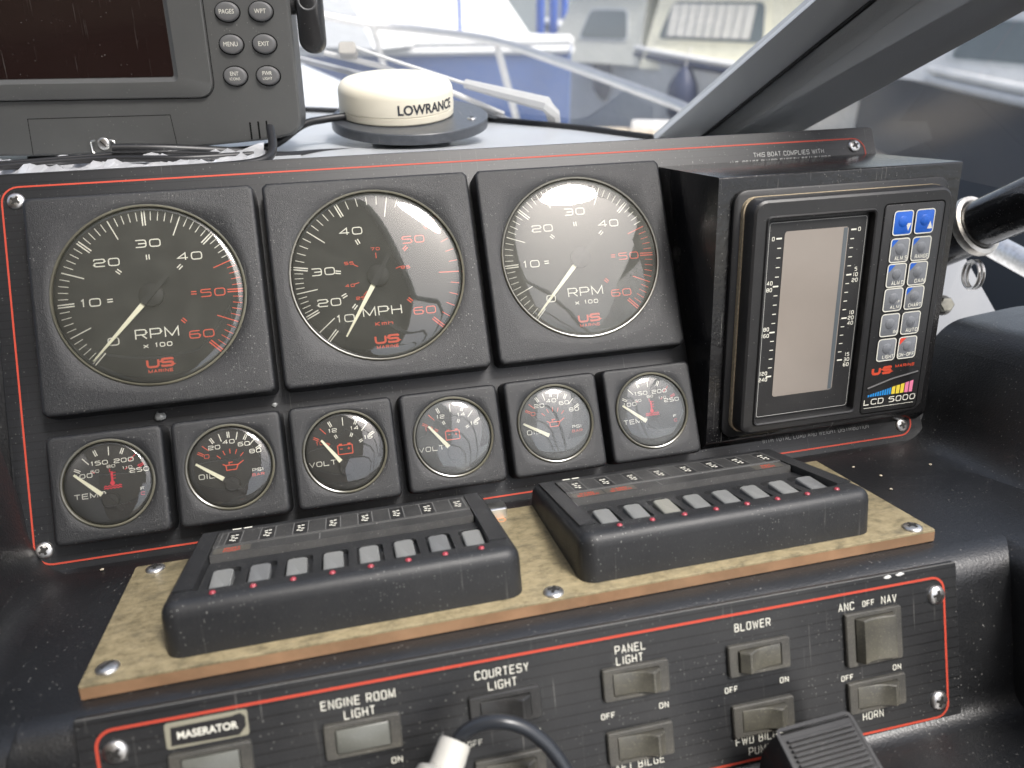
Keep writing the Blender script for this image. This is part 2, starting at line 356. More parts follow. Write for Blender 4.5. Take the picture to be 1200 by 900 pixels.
# squarish technical lettering drawn as strokes in a 1 x 1 box
RG = set('0235689BCDGJOPQRSU')
GL = {'0':[[(0,0),(1,0),(1,1),(0,1),'c']],'O':[[(0,0),(1,0),(1,1),(0,1),'c']],'1':[[(.3,.8),(.62,1),(.62,0)]],'2':[[(0,.78),(0,1),(1,1),(1,.5),(0,.5),(0,0),(1,0)]],
'3':[[(0,1),(1,1),(1,0),(0,0)],[(.25,.5),(1,.5)]],'4':[[(.76,0),(.76,1),(0,.3),(1,.3)]],'5':[[(1,1),(0,1),(0,.58),(1,.58),(1,0),(0,0)]],'6':[[(1,1),(0,1),(0,0),(1,0),(1,.56),(0,.56)]],
'7':[[(0,1),(1,1),(.4,0)]],'8':[[(0,0),(1,0),(1,1),(0,1),'c'],[(0,.52),(1,.52)]],'9':[[(0,0),(1,0),(1,1),(0,1),(0,.44),(1,.44)]],
'A':[[(0,0),(.5,1),(1,0)],[(.18,.33),(.82,.33)]],'B':[[(0,0),(1,0),(1,.52),(0,.52)],[(0,.52),(.9,.52),(.9,1),(0,1)],[(0,0),(0,1)]],'C':[[(1,.8),(1,1),(0,1),(0,0),(1,0),(1,.2)]],
'D':[[(0,0),(1,0),(1,1),(0,1),'c']],'E':[[(1,1),(0,1),(0,0),(1,0)],[(0,.52),(.9,.52)]],'F':[[(1,1),(0,1),(0,0)],[(0,.5),(.9,.5)]],'G':[[(1,.8),(1,1),(0,1),(0,0),(1,0),(1,.48),(.55,.48)]],
'H':[[(0,0),(0,1)],[(1,0),(1,1)],[(0,.5),(1,.5)]],'I':[[(.5,0),(.5,1)]],'J':[[(1,1),(1,0),(0,0),(0,.25)]],'K':[[(0,0),(0,1)],[(1,1),(.1,.48),(1,0)]],'L':[[(0,1),(0,0),(1,0)]],
'M':[[(0,0),(0,1),(.5,.1),(1,1),(1,0)]],'N':[[(0,0),(0,1),(1,0),(1,1)]],'P':[[(0,0),(0,1),(1,1),(1,.42),(0,.42)]],'R':[[(0,0),(0,1),(1,1),(1,.45),(0,.45)],[(.55,.45),(1,0)]],
'S':[[(1,.8),(1,1),(0,1),(0,.52),(1,.52),(1,0),(0,0),(0,.2)]],'T':[[(0,1),(1,1)],[(.5,1),(.5,0)]],'U':[[(0,1),(0,0),(1,0),(1,1)]],'V':[[(0,1),(.5,0),(1,1)]],'W':[[(0,1),(.25,0),(.5,.85),(.75,0),(1,1)]],
'X':[[(0,0),(1,1)],[(0,1),(1,0)]],'Y':[[(0,1),(.5,.45),(1,1)],[(.5,.45),(.5,0)]],'Z':[[(0,1),(1,1),(0,0),(1,0)]],'.':[[(.4,0),(.4,.12)]],'-':[[(.1,.5),(.9,.5)]],'/':[[(0,0),(1,1)]],' ':[],
'm':[[(0,0),(0,.7),(1,.7),(1,0)],[(.5,.7),(.5,0)]],'h':[[(0,0),(0,1)],[(0,.65),(1,.65),(1,0)]],'x':[[(0,0),(1,.8)],[(0,.8),(1,0)]]}
NARROW = {'I':.25,'1':.62,'.':.3,' ':.45,'M':1.2,'W':1.35}
def write(mb, txt, cx, cy, h, w, z, sw=None, gap=.32, ang=0, align='c', slant=0):
    """w = glyph width in mm, h = cap height, sw = stroke width"""
    sw = sw or h*.13; ws = [w*NARROW.get(ch, 1) for ch in txt]; tot = sum(ws) + gap*w*(len(txt)-1)
    x = {'c': -tot/2, 'l': 0, 'r': -tot}[align]; ca, sa = math.cos(ang), math.sin(ang)
    for ch, gw in zip(txt, ws):
        for k, st in enumerate(GL.get(ch, [])):
            closed = st[-1] == 'c'; pts = [p for p in st if p != 'c']
            P = [((x + sw/2 + px*(gw-sw)), (-h/2 + sw/2 + py*(h-sw))) for px, py in pts]
            if ch == 'I' or ch == '.': P = [(x+gw/2, p[1]) for p in P]
            if ch in RG:
                rr_ = min(gw, h)*.30; sharp = {'D':[0,3],'B':[0,3],'P':[1],'R':[1]}.get(ch, []) if (ch != 'B' or k < 2) else [0,1]
                P = arcs(P, [0 if i in sharp else rr_ for i in range(len(P))], 3, closed)
            P = [(p[0]+slant*p[1], p[1]) for p in P]
            mb.ribbon([(cx+ca*p[0]-sa*p[1], cy+sa*p[0]+ca*p[1]) for p in P], sw, z+.012*k, closed)
        x += gw + gap*w
def font_text(mb, txt, cx, cy, h, z, sx=1.0, bold=.0, bend=None):
    cu = bpy.data.curves.new('t', 'FONT'); cu.body = txt; cu.size = 1; cu.offset = bold; cu.resolution_u = 3
    o = bpy.data.objects.new('t', cu); COL.objects.link(o); dg = bpy.context.evaluated_depsgraph_get()
    me = o.evaluated_get(dg).to_mesh(); vs = [tuple(v.co) for v in me.vertices]; fs = [tuple(p.vertices) for p in me.polygons]
    o.evaluated_get(dg).to_mesh_clear(); bpy.data.objects.remove(o); bpy.data.curves.remove(cu)
    xs = [v[0] for v in vs]; ys = [v[1] for v in vs]; x0, x1, y0, y1 = min(xs), max(xs), min(ys), max(ys); k = h/(y1-y0)
    vs = [((v[0]-(x0+x1)/2)*k*sx, (v[1]-(y0+y1)/2)*k) for v in vs]
    mb.add([bend(x, y) if bend else (cx+x, cy+y, z) for x, y in vs], fs)
    return (x1-x0)*k*sx

# ------------------------------------------------------------------ frames of the helm
FU = frame(W((0,0,0)), W((1,0,0)), W((0,1,0)), W((0,0,1)))                       # gauge panel
BASE = W((0,-131,0)); a20 = rad(20)
DD = W((0,-math.sin(a20), math.cos(a20))); ND = W((0, math.cos(a20), math.sin(a20)))
FD = frame(BASE, (1,0,0), DD, (1,0,0)); FD = frame(BASE, (1,0,0), -DD, ND)         # shelf: y runs back to the gauges (y = -s), z up
a99 = rad(99); DLv = W((0,-math.sin(a99), math.cos(a99))); NL = W((0, math.cos(a99), math.sin(a99)))
PL = BASE + DD*128 - ND*5
FL0 = frame(PL, (1,0,0), -DLv, NL)                                               # lower switch panel, unrotated
FL = shift(FL0, 165, 0, 0, rad(-.72)) @ Matrix.Translation((-.165, 0, 0))
def to_dash(p):                                                                  # shelf coords (u, s, n) -> world mm
    return BASE + Vector((1,0,0))*p[0] + DD*p[1] + ND*p[2]

# ------------------------------------------------------------------ setting: water
mb = MB(); mb.rect(0, 0, 2.4e6, 2.4e6, -2050); w_ = mb.build('water', 'water', smooth=False); tag(w_, None, None, kind='structure')

# ------------------------------------------------------------------ helm console
con = thing('helm_console', 'black moulded helm console carrying the gauges and switches', 'console', frame(BASE, (1,0,0), (0,1,0), (0,0,1)))
# profile in (v, w) of the panel axes
def sp(s, n): q = (-131 - s*math.sin(a20) + n*math.cos(a20), s*math.cos(a20) + n*math.sin(a20)); return q
def lp(y, h):
    b = sp(128, -5); return (b[0] + y*math.sin(a99) + h*math.cos(a99), b[1] - y*math.cos(a99) + h*math.sin(a99))
bk = arcs([(70,-60), (70,-3.3), (-118,-3.3), (-118,-60)], [0,2,0,0], 4)
mb = MB(); mb.loft([[(u, *q) for q in bk] for u in (-130, 438)]); mb.build('bulkhead', 'vinyl', con, FU)
prof = arcs([(-100,-40), (-100,-3.6), (-130,-3.6), sp(126,0), lp(-70,-2), (lp(-70,-2)[0]-26, lp(-70,-2)[1]+150), (lp(-70,-2)[0]-120, lp(-70,-2)[1]+160)], [0,0,10,13,12,14,0], 6)
mb = MB(); us = [-130, -90, 0, 100, 200, 300, 400, 470, 520]
rings = [[(u, *p) for p in prof] for u in us]
mb.loft(rings, False, False, closed=False)
o = mb.build('body', 'vinyl', con, FU)
# left side wall of the shelf
pw = arcs([(-36,-.6), (-62,.5), (-70,16), (-80,120), (-140,130)], [0,16,12,20,0], 6)
mb = MB(); mb.loft([[(u, -s, n) for u, n in pw] for s in (-12, 20, 60, 100, 120)] + [[(u, -s, n*k-d_) for u, n in pw] for s, k, d_ in ((130,.8,3), (138,.5,14), (143,.3,40), (146,.3,90))], False, False, closed=False)
o = mb.build('side_wall', 'vinyl', con, FD)
# right coaming
pw = arcs([(388,-.7), (436,.5), (452,40), (470,66), (540,72), (640,30)], [0,18,20,22,20,0], 6)
mb = MB(); mb.loft([[(u, -s, n - max(0,s-40)*.06) for u, n in pw] for s in (-30, 0, 40, 80, 120, 170, 240)], False, False, closed=False)
o = mb.build('coaming', 'vinyl', con, FD)
# block that closes the switch recess on the right
bl = arcs([(372,.5), (560,.5), (560,-190), (372,-190)], [12,6,6,6], 5, True)
mb = MB(); mb.loft([[(u, -s, n + ins) for u, n in bl] for s, ins in ((112,-.2), (150,0), (300,-20))])
o = mb.build('armrest', 'vinyl', con, FD)
# dash top behind the gauge panel
dt = [(-520,44,46),(-150,44,46),(150,44,46),(300,44,44),(352,196,30),(312,262,29.5),(247,336,29),(160,402,29),(73,458,29),(-150,540,29),(-520,610,29)]
mb = MB(); mb.add([(120,200,40)]+dt, [(0, i+1, (i+1) % len(dt)+1) for i in range(len(dt))]); mb.add([*dt, *[(x,y,5) for x, y, z in dt]], [(i, i+len(dt), (i+1) % len(dt)+len(dt), (i+1) % len(dt)) for i in range(len(dt))])
mb.build('dash_top', 'dash_top', con, Matrix.Identity(4), ang=60)
mb = MB(); mb.box(-420, 78, 52, 118, 30.2, 47); mb.build('cable_tray', 'dash_top', con, Matrix.Identity(4), smooth=False)
mb = MB(); mb.loft([[(x, y, z) for x, y in ((300,44),(352,196),(462,172),(455,90),(425,50))] for z in (10, 27)])
mb.build('dash_end', 'dash_top', con, Matrix.Identity(4), ang=20)

# ------------------------------------------------------------------ screws
def screw_mb(r=4.0, h=2.2):
    mb = MB(); prof_ = [(r,0),(r*.99,.3)] + [(r*math.cos(a), .3+h*math.sin(a)) for a in (rad(20),rad(40),rad(58),rad(72),rad(82))]
    mb.lathe(prof_, 20, cap0=False); return mb
def screw(parent, M, r=4.0, h=1.5, slot=False, rz=None, m='steel'):
    rz = random.uniform(0, 3.1) if rz is None else rz
    o = screw_mb(r, h).build('screw', m, parent, shift(M, 0,0,0, rz))
    mb = MB(); z = .3+h*.985
    if slot: mb.box(-r*.6, r*.6, -r*.11, r*.11, z-h*.5, z+.06)
    else:
        mb.box(-r*.56, r*.56, -r*.14, r*.14, z-h*.5, z+.06); mb.box(-r*.14, r*.14, -r*.56, r*.56, z-h*.5, z+.08); mb.box(-r*.24,r*.24,-r*.24,r*.24,z-h*.5,z+.1)
    mb.build('screw_slot', 'steel_dark', o, shift(M, 0,0,0, rz), smooth=False)
    return o

# ------------------------------------------------------------------ gauge panel plate
gp = thing('instrument_board', 'black pinstriped instrument panel with red outline behind all the gauges', 'panel', FU)
mb = MB(); mb.rr(180.5, -30.5, 511, 203, 3, [(0,-3.2),(0,-.4),(.4,0)], 3); mb.build('plate', 'panel', gp, FU)
mb = MB(); mb.ribbon(rrect(180, -31.2, 496, 190, 8, 6), .85, .12, True); mb.build('red_outline', 'line_red', gp, FU, smooth=False)
for x, y in ((-61.5,56.5), (-63.5,-118.8), (420.5,59), (421,-119.8)): screw(gp, shift(FU, x, y, 0), 4.2)
mb = MB()
write(mb, 'THIS BOAT COMPLIES WITH', 374, 57.0, 3.0, 2.0, .13, .38, gap=.22)
write(mb, 'U.S. COAST GUARD SAFETY STANDARDS', 368, 52.4, 3.0, 1.9, .13, .36, gap=.22)
mb.build('legend', 'print_dim', gp, FU, smooth=False); mb = MB()
write(mb, 'WITH TOTAL LOAD AND WEIGHT DISTRIBUTION', 362, -117.4, 2.8, 1.75, .13, .33, gap=.22)
mb.build('legend', 'print_dim', gp, FU, smooth=False)

# ------------------------------------------------------------------ gauges
def bezel_mb(half, dy, R, hz, zin, k=8, rc=3):
    mb = MB(); N = 168 if R > 30 else 112
    def rsq(a, h_, r_):                                                 # point of a rounded square in direction a
        lo, hi = 0, h_*1.5; c, q = abs(math.cos(a)), abs(math.sin(a))
        for _ in range(24):
            m_ = (lo+hi)/2; x, y = max(m_*c-(h_-r_), 0), max(m_*q-(h_-r_), 0)
            if math.hypot(x, y) < r_: lo = m_
            else: hi = m_
        return lo*math.cos(a), lo*math.sin(a)
    angs = [2*math.pi*(i+.5)/N for i in range(N)]
    def ring(ins, z): return [(x, y+dy, z) for x, y in (rsq(a, half-ins, max(rc-ins, .8)) for a in angs)]
    rings = [ring(-.5,0), ring(-.25,hz*.45), ring(.0,hz-2.0), ring(.25,hz-1.0), ring(.8,hz-.35), ring(1.6,hz-.06), ring(2.4,hz)]
    last = rings[-1]
    def circ(r, z): return [(r*math.cos(a), r*math.sin(a), z) for a in angs]
    def between(t, r, z):
        c = circ(r, z); return [(a[0]*(1-t)+b[0]*t, a[1]*(1-t)+b[1]*t, z) for a, b in zip(last, c)]
    rings += [between(.5, R+1, hz), circ(R+1.2, hz), circ(R+.5, hz-.5), circ(R+.4, zin)]
    mb.loft(rings, True, False); return mb
def ticks(mbs, vals, r0, r1, wid, z, ang, red_from, double=False, off=.62):
    for v in vals:
        a = rad(ang(v)); mbx = mbs[1 if v >= red_from else 0]; c, s_ = math.cos(a), math.sin(a); rm, ln = (r0+r1)/2, r1-r0
        for o_ in ((-off, off) if double else (0,)):
            mbx.rect(rm*c - o_*s_, rm*s_ + o_*c, ln, wid, z, a)
def interp(xs, ys): return lambda v: float(np.interp(v, xs, ys))
def us_logo(mb, cx, cy, z, k=1.0):
    for i, (x, ch) in enumerate(((-3.4,'U'), (3.4,'S'))): write(mb, ch, cx+x*k, cy+1.3*k, 4.6*k, 6.2*k, z, 1.05*k)
    write(mb, 'MARINE', cx, cy-2.7*k, 1.7*k, 1.75*k, z, .36*k, gap=.25)
def needle(parent, M, hx, hy, tx, ty, z, w0, w1, start, tail, hub):
    d = Vector((tx-hx, ty-hy)); Ln = d.length; a = math.atan2(d.y, d.x); Mn = shift(M, hx, hy, 0, a)
    mb = MB(); mb.prism([(start,-w0/2),(Ln,-w1/2),(Ln,w1/2),(start,w0/2)], z, z+.5); n_ = mb.build('needle', 'needle', parent, Mn, smooth=False)
    mb = MB(); mb.lathe([(hub, z-1.6),(hub, z+.5),(hub*.9, z+.9)], 28); mb.prism([(-tail,-w0*.42),(start,-w0*.62),(start,w0*.62),(-tail,w0*.42)], z+.9, z+1.7)
    mb.build('hub', 'rim_dark', n_, Mn)
PITCH = 112.867
def big_gauge(i, label, kind):
    M = shift(FU, i*PITCH, 0, 0); t = thing('gauge', label, 'gauge', M, None)
    bezel_mb(54.4, -1.24, 45, 14, 10.8).build('bezel', 'bezel', t, M, ang=50)
    mb = MB(); mb.lathe([(45.3,10.9),(0.5,10.9)], 64, cap0=False); mb.build('dial_face', 'dial', t, M, smooth=False)
    mb = MB(); mb.lathe([(45.9,13.2),(45.9,14.5),(45.4,14.9),(44.8,14.8),(44.6,13.4)], 64, cap0=False, cap1=False); mb.build('rim', 'rim', t, M)
    wm, rm = MB(), MB(); z = 11.05; both = (wm, rm)
    if kind == 'rpm':
        A = interp([0,10,20,30,40,50,60], [227,182.2,137,90.5,43,-1.5,-46])
        ticks(both, [v for v in range(0,61) if v % 5], 38.6, 43.2, .34, z, A, 45)
        ticks(both, range(5,60,10), 32.5, 43.2, .5, z, A, 45)
        ticks(both, range(0,61,10), 36, 43.6, .6, z, A, 45, True)
        ticks(both, (10,20,30,40,50,60), 18.4, 21.0, .55, z, A, 45, True)
        for v, x, y in ((0,-20,-21.4),(10,-28.9,-1),(20,-19.5,18.6),(30,.5,26.8),(40,19.6,18.6),(50,28.9,-1.1),(60,21.4,-21.8)):
            write(rm if v >= 45 else wm, str(v), x, y, 4.1, 5.4, z+.01, .52, gap=.24)
        write(wm, 'RPM', .4, -19.2, 5.2, 5.6, z, .55, gap=.24); write(wm, 'x 100', .2, -25.2, 2.3, 2.6, z, .42, gap=.3)
        tip = (-29.4,-30.6)
    else:
        A = interp([10,15,20,30,40,50,60], [227.5,219,206,170,114.4,40.5,-44.3])
        ticks(both, [v for v in range(21,30) if v % 5], 38.8, 43.2, .34, z, A, 50)
        ticks(both, [v for v in range(30,60) if v % 5], 38.8, 43.4, .36, z, A, 50)
        ticks(both, (15,25,35,45,55), 32.5, 43.4, .5, z, A, 50)
        ticks(both, (10,20,30,40,50,60), 36.5, 43.8, .6, z, A, 50, True)
        ticks(both, (10,20,30,40,50,60), 19.6, 22.4, .6, z, A, 50, True)
        for v, x, y in ((10,-20,-21.2),(20,-27,-12),(30,-28.3,4.7),(40,-11.6,25.2),(50,20.8,18.2),(60,22.2,-20.9)):
            write(rm if v >= 50 else wm, str(v), x, y, 4.1, 5.4, z+.01, .52, gap=.24)
        write(wm, 'MPH', -.2, -19.0, 5.2, 5.6, z, .55, gap=.24); write(rm, 'Kmh', -.1, -25.8, 2.2, 2.6, z, .4, gap=.3)
        for tx, x, y, a in (('70',0,14.6,90),('55',-14.6,8,150),('40',-15.4,-4,195),('25',-10.6,-11.2,228),('85',14.8,3.4,18)):
            write(rm, tx, x, y, 1.7, 2.1, z, .32, gap=.3); r_ = math.hypot(x, y)-3.6; rm.rect(r_*math.cos(rad(a)), r_*math.sin(rad(a)), 3, .4, z, rad(a))
        tip = (-20.3,-31.2)
    us_logo(rm, .4, -35.6, z)
    wm.build('white_markings', 'print_white', t, M, smooth=False); rm.build('red_markings', 'print_red', t, M, smooth=False)
    needle(t, M, 0, 0, *tip, 12.6, 2.5, .8, 6, 12, 5.8)
    mb = MB(); mb.lathe([(44.4*math.cos(a), 13.6+2.5*math.sin(a)) for a in [rad(q) for q in (0,8,16,26,36,46,56,66,76,84,89.5)]], 64, cap0=False); mb.build('lens', 'lens_hazy' if i == 2 else 'lens', t, M, ang=80)
    return t
big_gauge(0, 'large rev counter with clear grey dial next to the panel edge, needle at zero', 'rpm')
big_gauge(1, 'large speedometer gauge marked MPH between the two rev counters', 'mph')
big_gauge(2, 'large rev counter with glare on its dial beside the depth sounder box', 'rpm')

def small_gauge(i, label, kind, tip, rimmat='rim'):
    M = shift(FU, -27.861 + i*56.408, -90.4, 0); t = thing('gauge', label, 'gauge', M)
    bezel_mb(26.3, -.86, 20.6, 14, 10.8, 6, 3).build('bezel', 'bezel', t, M, ang=50)
    mb = MB(); mb.lathe([(21,10.9),(.3,10.9)], 48, cap0=False); mb.build('dial_face', 'dial', t, M, smooth=False)
    mb = MB(); mb.lathe([(21.4,13.0),(21.4,14.6),(20.9,15.0),(20.3,14.8),(20.1,13.4)], 48, cap0=False, cap1=False); mb.build('rim', rimmat, t, M)
    wm, rm = MB(), MB(); z = 11.05; idm = lambda v: v
    def T(a, red=False, dbl=False, r0=14.6, r1=17.6, wd=.36): ticks((wm, rm), [a], r0, r1, wd, z, idm, -999 if red else 999, dbl, .42)
    def nums(L):
        for s_, x, y, red, h in L: write(rm if red else wm, s_, x, y, h, h*1.2, z+.01, h*.13, gap=.26)
    if kind == 'temp':
        for a in (152,110,66): T(a, False, True)
        for a in (131,88): T(a, False, False, 13.4)
        T(45, True, False, 13.4); T(25, True, True)
        nums((('100',-11.6,4.8,0,2.1),('150',-4.2,10.3,0,2.1),('200',7,10.2,0,2.1),('250',13.6,4.6,0,2.1),('60',-6.4,6.4,0,1.4),('80',1.0,8.0,0,1.4),('110',8.2,6.4,0,1.4),('F',14.2,-4.8,0,1.5)))
        nums((('C',14.2,-7.2,1,1.5),)); write(wm, 'TEMP', -9.6, -5, 2.6, 2.9, z, .34, gap=.24)
        rm.rect(1.0, 2.6, .9, 5.6, z); rm.lathe([(1.1, z),(.2, z+.01)], 12, (1.0,-.2,0), cap0=False)
        for k in range(3): rm.rect(2.1, 2+1.4*k, 1.2, .35, z)
        for k, yy in enumerate((-1.6,-2.6)): rm.ribbon([(-3+j*.8, yy+.3*((j % 2)*2-1)) for j in range(11)], .4, z)
        for a, r0 in ((140,8.5),(88,5.2),(38,9)): T(a, True, False, r0, r0+1.6)
    elif kind == 'oil':
        for a in (120,90,60,30): T(a, False, True)
        for a in (105,75,45): T(a, False, False, 13.6)
        T(150, True, True); T(137, True, False, 13.6)
        nums((('0',-11.2,6.6,1,2.1),('20',-7.2,10.6,0,2.1),('40',-.1,13.2 if 0 else 12.6,0,2.1),('60',7,10.6,0,2.1),('80',12.2,6.4,0,2.1),('PSI',12.4,-3.2,0,1.6),('BAR',12.4,-5.6,1,1.4)))
        write(wm, 'OIL', -12, -3.3, 2.6, 2.9, z, .34, gap=.24)
        rm.ribbon([(-4,1.6),(-2.6,.8),(-2.4,-1.6),(2.2,-1.6),(3.2,.6),(6,2.4)], .45, z); rm.ribbon([(-2.5,.9),(3.2,.7)], .45, z+.01); rm.ribbon([(-1,1.0),(-1,2.2),(.8,2.2)], .45, z+.02)
        for a in (135,112,90,68,45): T(a, True, False, 6.6, 9)
    else:
        T(150, True, True); T(131, True, False, 13.4); T(113, False, True); T(89, False, False, 13.4); T(65, False, True); T(46, False, False, 13.4); T(28, False, True)
        T(151, True, True, 8.6, 10.6); T(116, False, True, 8, 10); T(64, False, True, 8, 10); T(28, False, True, 8.6, 10.6)
        nums((('10',-12.3,5.8,1,2.0),('12',-5.4,11.5,0,2.0),('14',5.8,11.4,0,2.0),('16',12.2,6,0,2.0)))
        write(wm, 'VOLT', -12, -4.8, 2.6, 2.9, z, .34, gap=.24)
        rm.ribbon(rrect(0,1,7.4,4.6,.3,2), .45, z, True); rm.rect(-2.2,3.8,1.6,.8,z); rm.rect(2.2,3.8,1.6,.8,z); rm.rect(-1.9,1.4,1.4,.35,z); rm.rect(1.9,1.4,1.4,.35,z); rm.rect(1.9,1.4,.35,1.4,z+.02)
    wm.build('white_markings', 'print_white', t, M, smooth=False); rm.build('red_markings', 'print_crimson' if kind == 'temp' else 'print_red', t, M, smooth=False)
    needle(t, M, -.2, -8.6, *tip, 12.2, 2.1, 1.0, 4.6, 7.5, 3.8)
    mb = MB(); mb.lathe([(19.8*math.cos(a), 13.6+2.3*math.sin(a)) for a in [rad(q) for q in (0,10,20,32,44,56,68,80,89)]], 48, cap0=False); mb.build('lens', 'lens_small_hazy' if i > 2 else 'lens_small', t, M, ang=80)
    return t
small_gauge(0, 'small temperature gauge with dusty scratched lens in the bottom corner of the panel', 'temp', (-15.4,5.9))
small_gauge(1, 'small oil pressure gauge between a temperature gauge and a voltmeter', 'oil', (-16.4,3.4))
small_gauge(2, 'small voltmeter with its needle just past 10, beside a small oil gauge', 'volt', (-11.4,7.2))
small_gauge(3, 'small voltmeter with glare on its lens, below the gap beside the speedometer', 'volt', (-12.4,7.2))
small_gauge(4, 'small oil pressure gauge with sky glare, needle below zero', 'oil', (-17.6,1.8))
small_gauge(5, 'small temperature gauge next to the depth sounder box', 'temp', (-16.4,4.6))

# ------------------------------------------------------------------ depth sounder on its wooden box
BX0, BX1 = 286.2, 432.5
bx = thing('sounder_box', 'black painted wooden wedge box screwed to the gauge panel', 'box', FU)
pf = arcs([(53.3,.2), (22,68.2), (-113.6,8), (-117,.2)], [0,1.2,1.2,0], 3)
mb = MB(); mb.loft([[(u, v, w_) for v, w_ in pf] for u in (BX0, BX1)]); mb.build('case', 'black_gloss', bx, FU)
fdv = Vector((0,-135,-60)).normalized(); upF = W(-fdv); nF = W(Vector((1,0,0)).cross(-fdv))
FF = frame(W((BX0,22,68)), (1,0,0), upF, nF)
ds = thing('depth_sounder', 'black depth sounder with tall beige LCD and twelve keys marked LCD 5000', 'depth sounder', FF)
mb = MB(); mb.rr(72.5,-76,129,138,7,[(0,.4),(0,2.6),(.8,3.2)]); mb.build('flange', 'black_rubber', ds, FF)
mb = MB(); mb.rr(72,-75.6,121,131,7,[(.2,3.2),(.5,4.6),(.2,5.8)]); mb.build('gasket', 'gasket', ds, FF)
mb = MB(); N4 = 5
def rrz(cx, cy, w, h, r, z, k=N4): return [(x, y, z) for x, y in rrect(cx, cy, w, h, r, k)]
# housing: outer shell with the screen well sunk in; keypad well is a separate plate
HX, HY, HW, HH = 72, -75.4, 118, 129
rings = [rrz(HX,HY,HW+1,HH+1,7,5.8), rrz(HX,HY,HW,HH,7,11.5), rrz(HX,HY,HW-1,HH-1,6.6,13.2), rrz(HX,HY,HW-3.4,HH-3.4,5.6,14),
         rrz(52.5,-77,65,115.5,3,14.02), rrz(52.5,-77,63.6,114,2.4,15.0), rrz(52.5,-77,62,112.5,2,14.6), rrz(52.5,-77,60.6,111,1.6,10.5)]
mb.loft(rings, True, True); hs_ = mb.build('housing', 'housing', ds, FF, ang=32)
mb = MB(); mb.rr(52.5,-77,58.6,109,1.4,[(0,10.2),(0,11.0),(.3,11.3)]); sc_ = mb.build('screen_plate', 'housing', ds, FF)
mb = MB(); mb.ribbon(rrect(52.5,-77,57,107.4,1.2,3), .25, 11.36, True); mb.build('screen_outline', 'print_dim', sc_, FF, smooth=False)
mb = MB(); mb.rr(51.6,-73.9,37.6,91.5,1.6,[(0,11.2),(0,11.5)]); mb.build('lcd', 'lcd', sc_, FF)
mb = MB(); mb.rect(68.7,-73.9,2.4,90.6,11.56); mb.build('lcd_edge_shade', 'lcd_shade', sc_, FF, smooth=False)  # shadow along the right side of the LCD, painted as a dark strip
mb = MB(); mb2 = MB(); z = 11.38
for k in range(16):
    y = -31.5 - k*5.05
    mb.rect(30.2 if k % 5 else 29.8, y, 2.2 if k % 5 else 3.2, .45 if k % 5 else .8, z)
    y2 = -30.0 - k*4.85
    mb2.rect(73.2 if k % 5 else 73.6, y2, 2.2 if k % 5 else 3.2, .45 if k % 5 else .8, z)
for s_, x, y in (('0',26.4,-31.5),('40',26.2,-54.8),('80',26.2,-58.4),('80',26.2,-80.0),('160',25.8,-83.6),('120',26.4,-105.2),('240',26.4,-108.8)): write(mb, s_, x, y, 2.2, 1.5, z, .36, gap=.25, align='c')
for s_, x, y in (('0',77,-30),('5',77.6,-51.4),('10',77.6,-54.4),('20',77.6,-57.5),('10',77.8,-75.6),('20',77.8,-78.6),('40',77.8,-81.6),('15',78,-99.8),('30',78,-102.8),('60',78,-105.8)): write(mb2, s_, x, y, 2.2, 1.6, z, .36, gap=.25)
mb.build('depth_scale', 'print_white', sc_, FF, smooth=False); mb2.build('depth_scale', 'print_white', sc_, FF, smooth=False)
mb = MB(); mb.rr(107.5,-77.4,36.5,118,2.2,[(0,13.6),(0,14.2),(.15,14.3)]); kp = mb.build('keypad', 'black_rubber', ds, FF)
mb = MB(); mb.ribbon(rrect(107.5,-77.4,37.4,119,2.4,3), .7, 14.06, True); mb.build('keypad_groove', 'black_matt', ds, FF, smooth=False)
KEYS = [('blue','v'),('blue','^'),('tri','ALM.S'),('tri','RANGE'),('tri','ALM.D'),('tri','GAIN'),('none','OFF ALM'),('tri','CHART'),('none','IN'),('none','AUTO'),('none','LIGHT'),('red','ON-OFF')]
for k, (kd, tx) in enumerate(KEYS):
    x = 100.6 + 13.4*(k % 2); y = (-28.2,-42.8,-56.4,-70.0,-84.4,-98.8)[k//2]; Mk = shift(FF, x, y, 0); wz, hz_ = 11.4, 12.6
    mb = MB(); mb.rr(0,0,wz,hz_,1.6,[(0,14.2),(0,14.7),(.3,14.85)]); key = mb.build('key', 'key_blue' if kd == 'blue' else 'key_grey', ds, Mk)
    mb = MB(); mb.ribbon(rrect(0,0,wz,hz_,1.6,3), .6, 14.9, True)
    if kd == 'blue':
        s_ = 1 if tx == '^' else -1; mb.poly([(2.0,-2.2-1.9*s_),(5.2,-2.2-1.9*s_),(3.6,-2.2+2.2*s_)][::s_], 14.9)
    elif tx == 'OFF ALM': write(mb, 'OFF', 2.2, -1.4, 1.6, 1.35, 14.9, .26, gap=.25); write(mb, 'ALM', 1.6, -4.2, 1.9, 1.6, 14.9, .3, gap=.25)
    else: write(mb, tx, 5.2, -4.2, 2.2, 1.45 if len(tx) > 4 else 1.7, 14.9, .36, gap=.2, align='r')
    mb.build('key_print', 'print_white', key, Mk, smooth=False)
    if kd in ('tri','red'):
        mb = MB(); mb.poly([(-5.2,5.8),(-5.2,1.8),(-1.2,5.8)], 14.89); mb.build('key_corner', 'key_blue' if kd == 'tri' else 'key_red', key, Mk, smooth=False)
    mb = MB(); mb.lathe([(3.1,14.8),(2.7,15.1),(.1,15.2)], 20, (.2,.6,0), cap0=False); mb.build('key_bump', 'key_blue' if kd == 'blue' else 'key_grey', key, Mk)
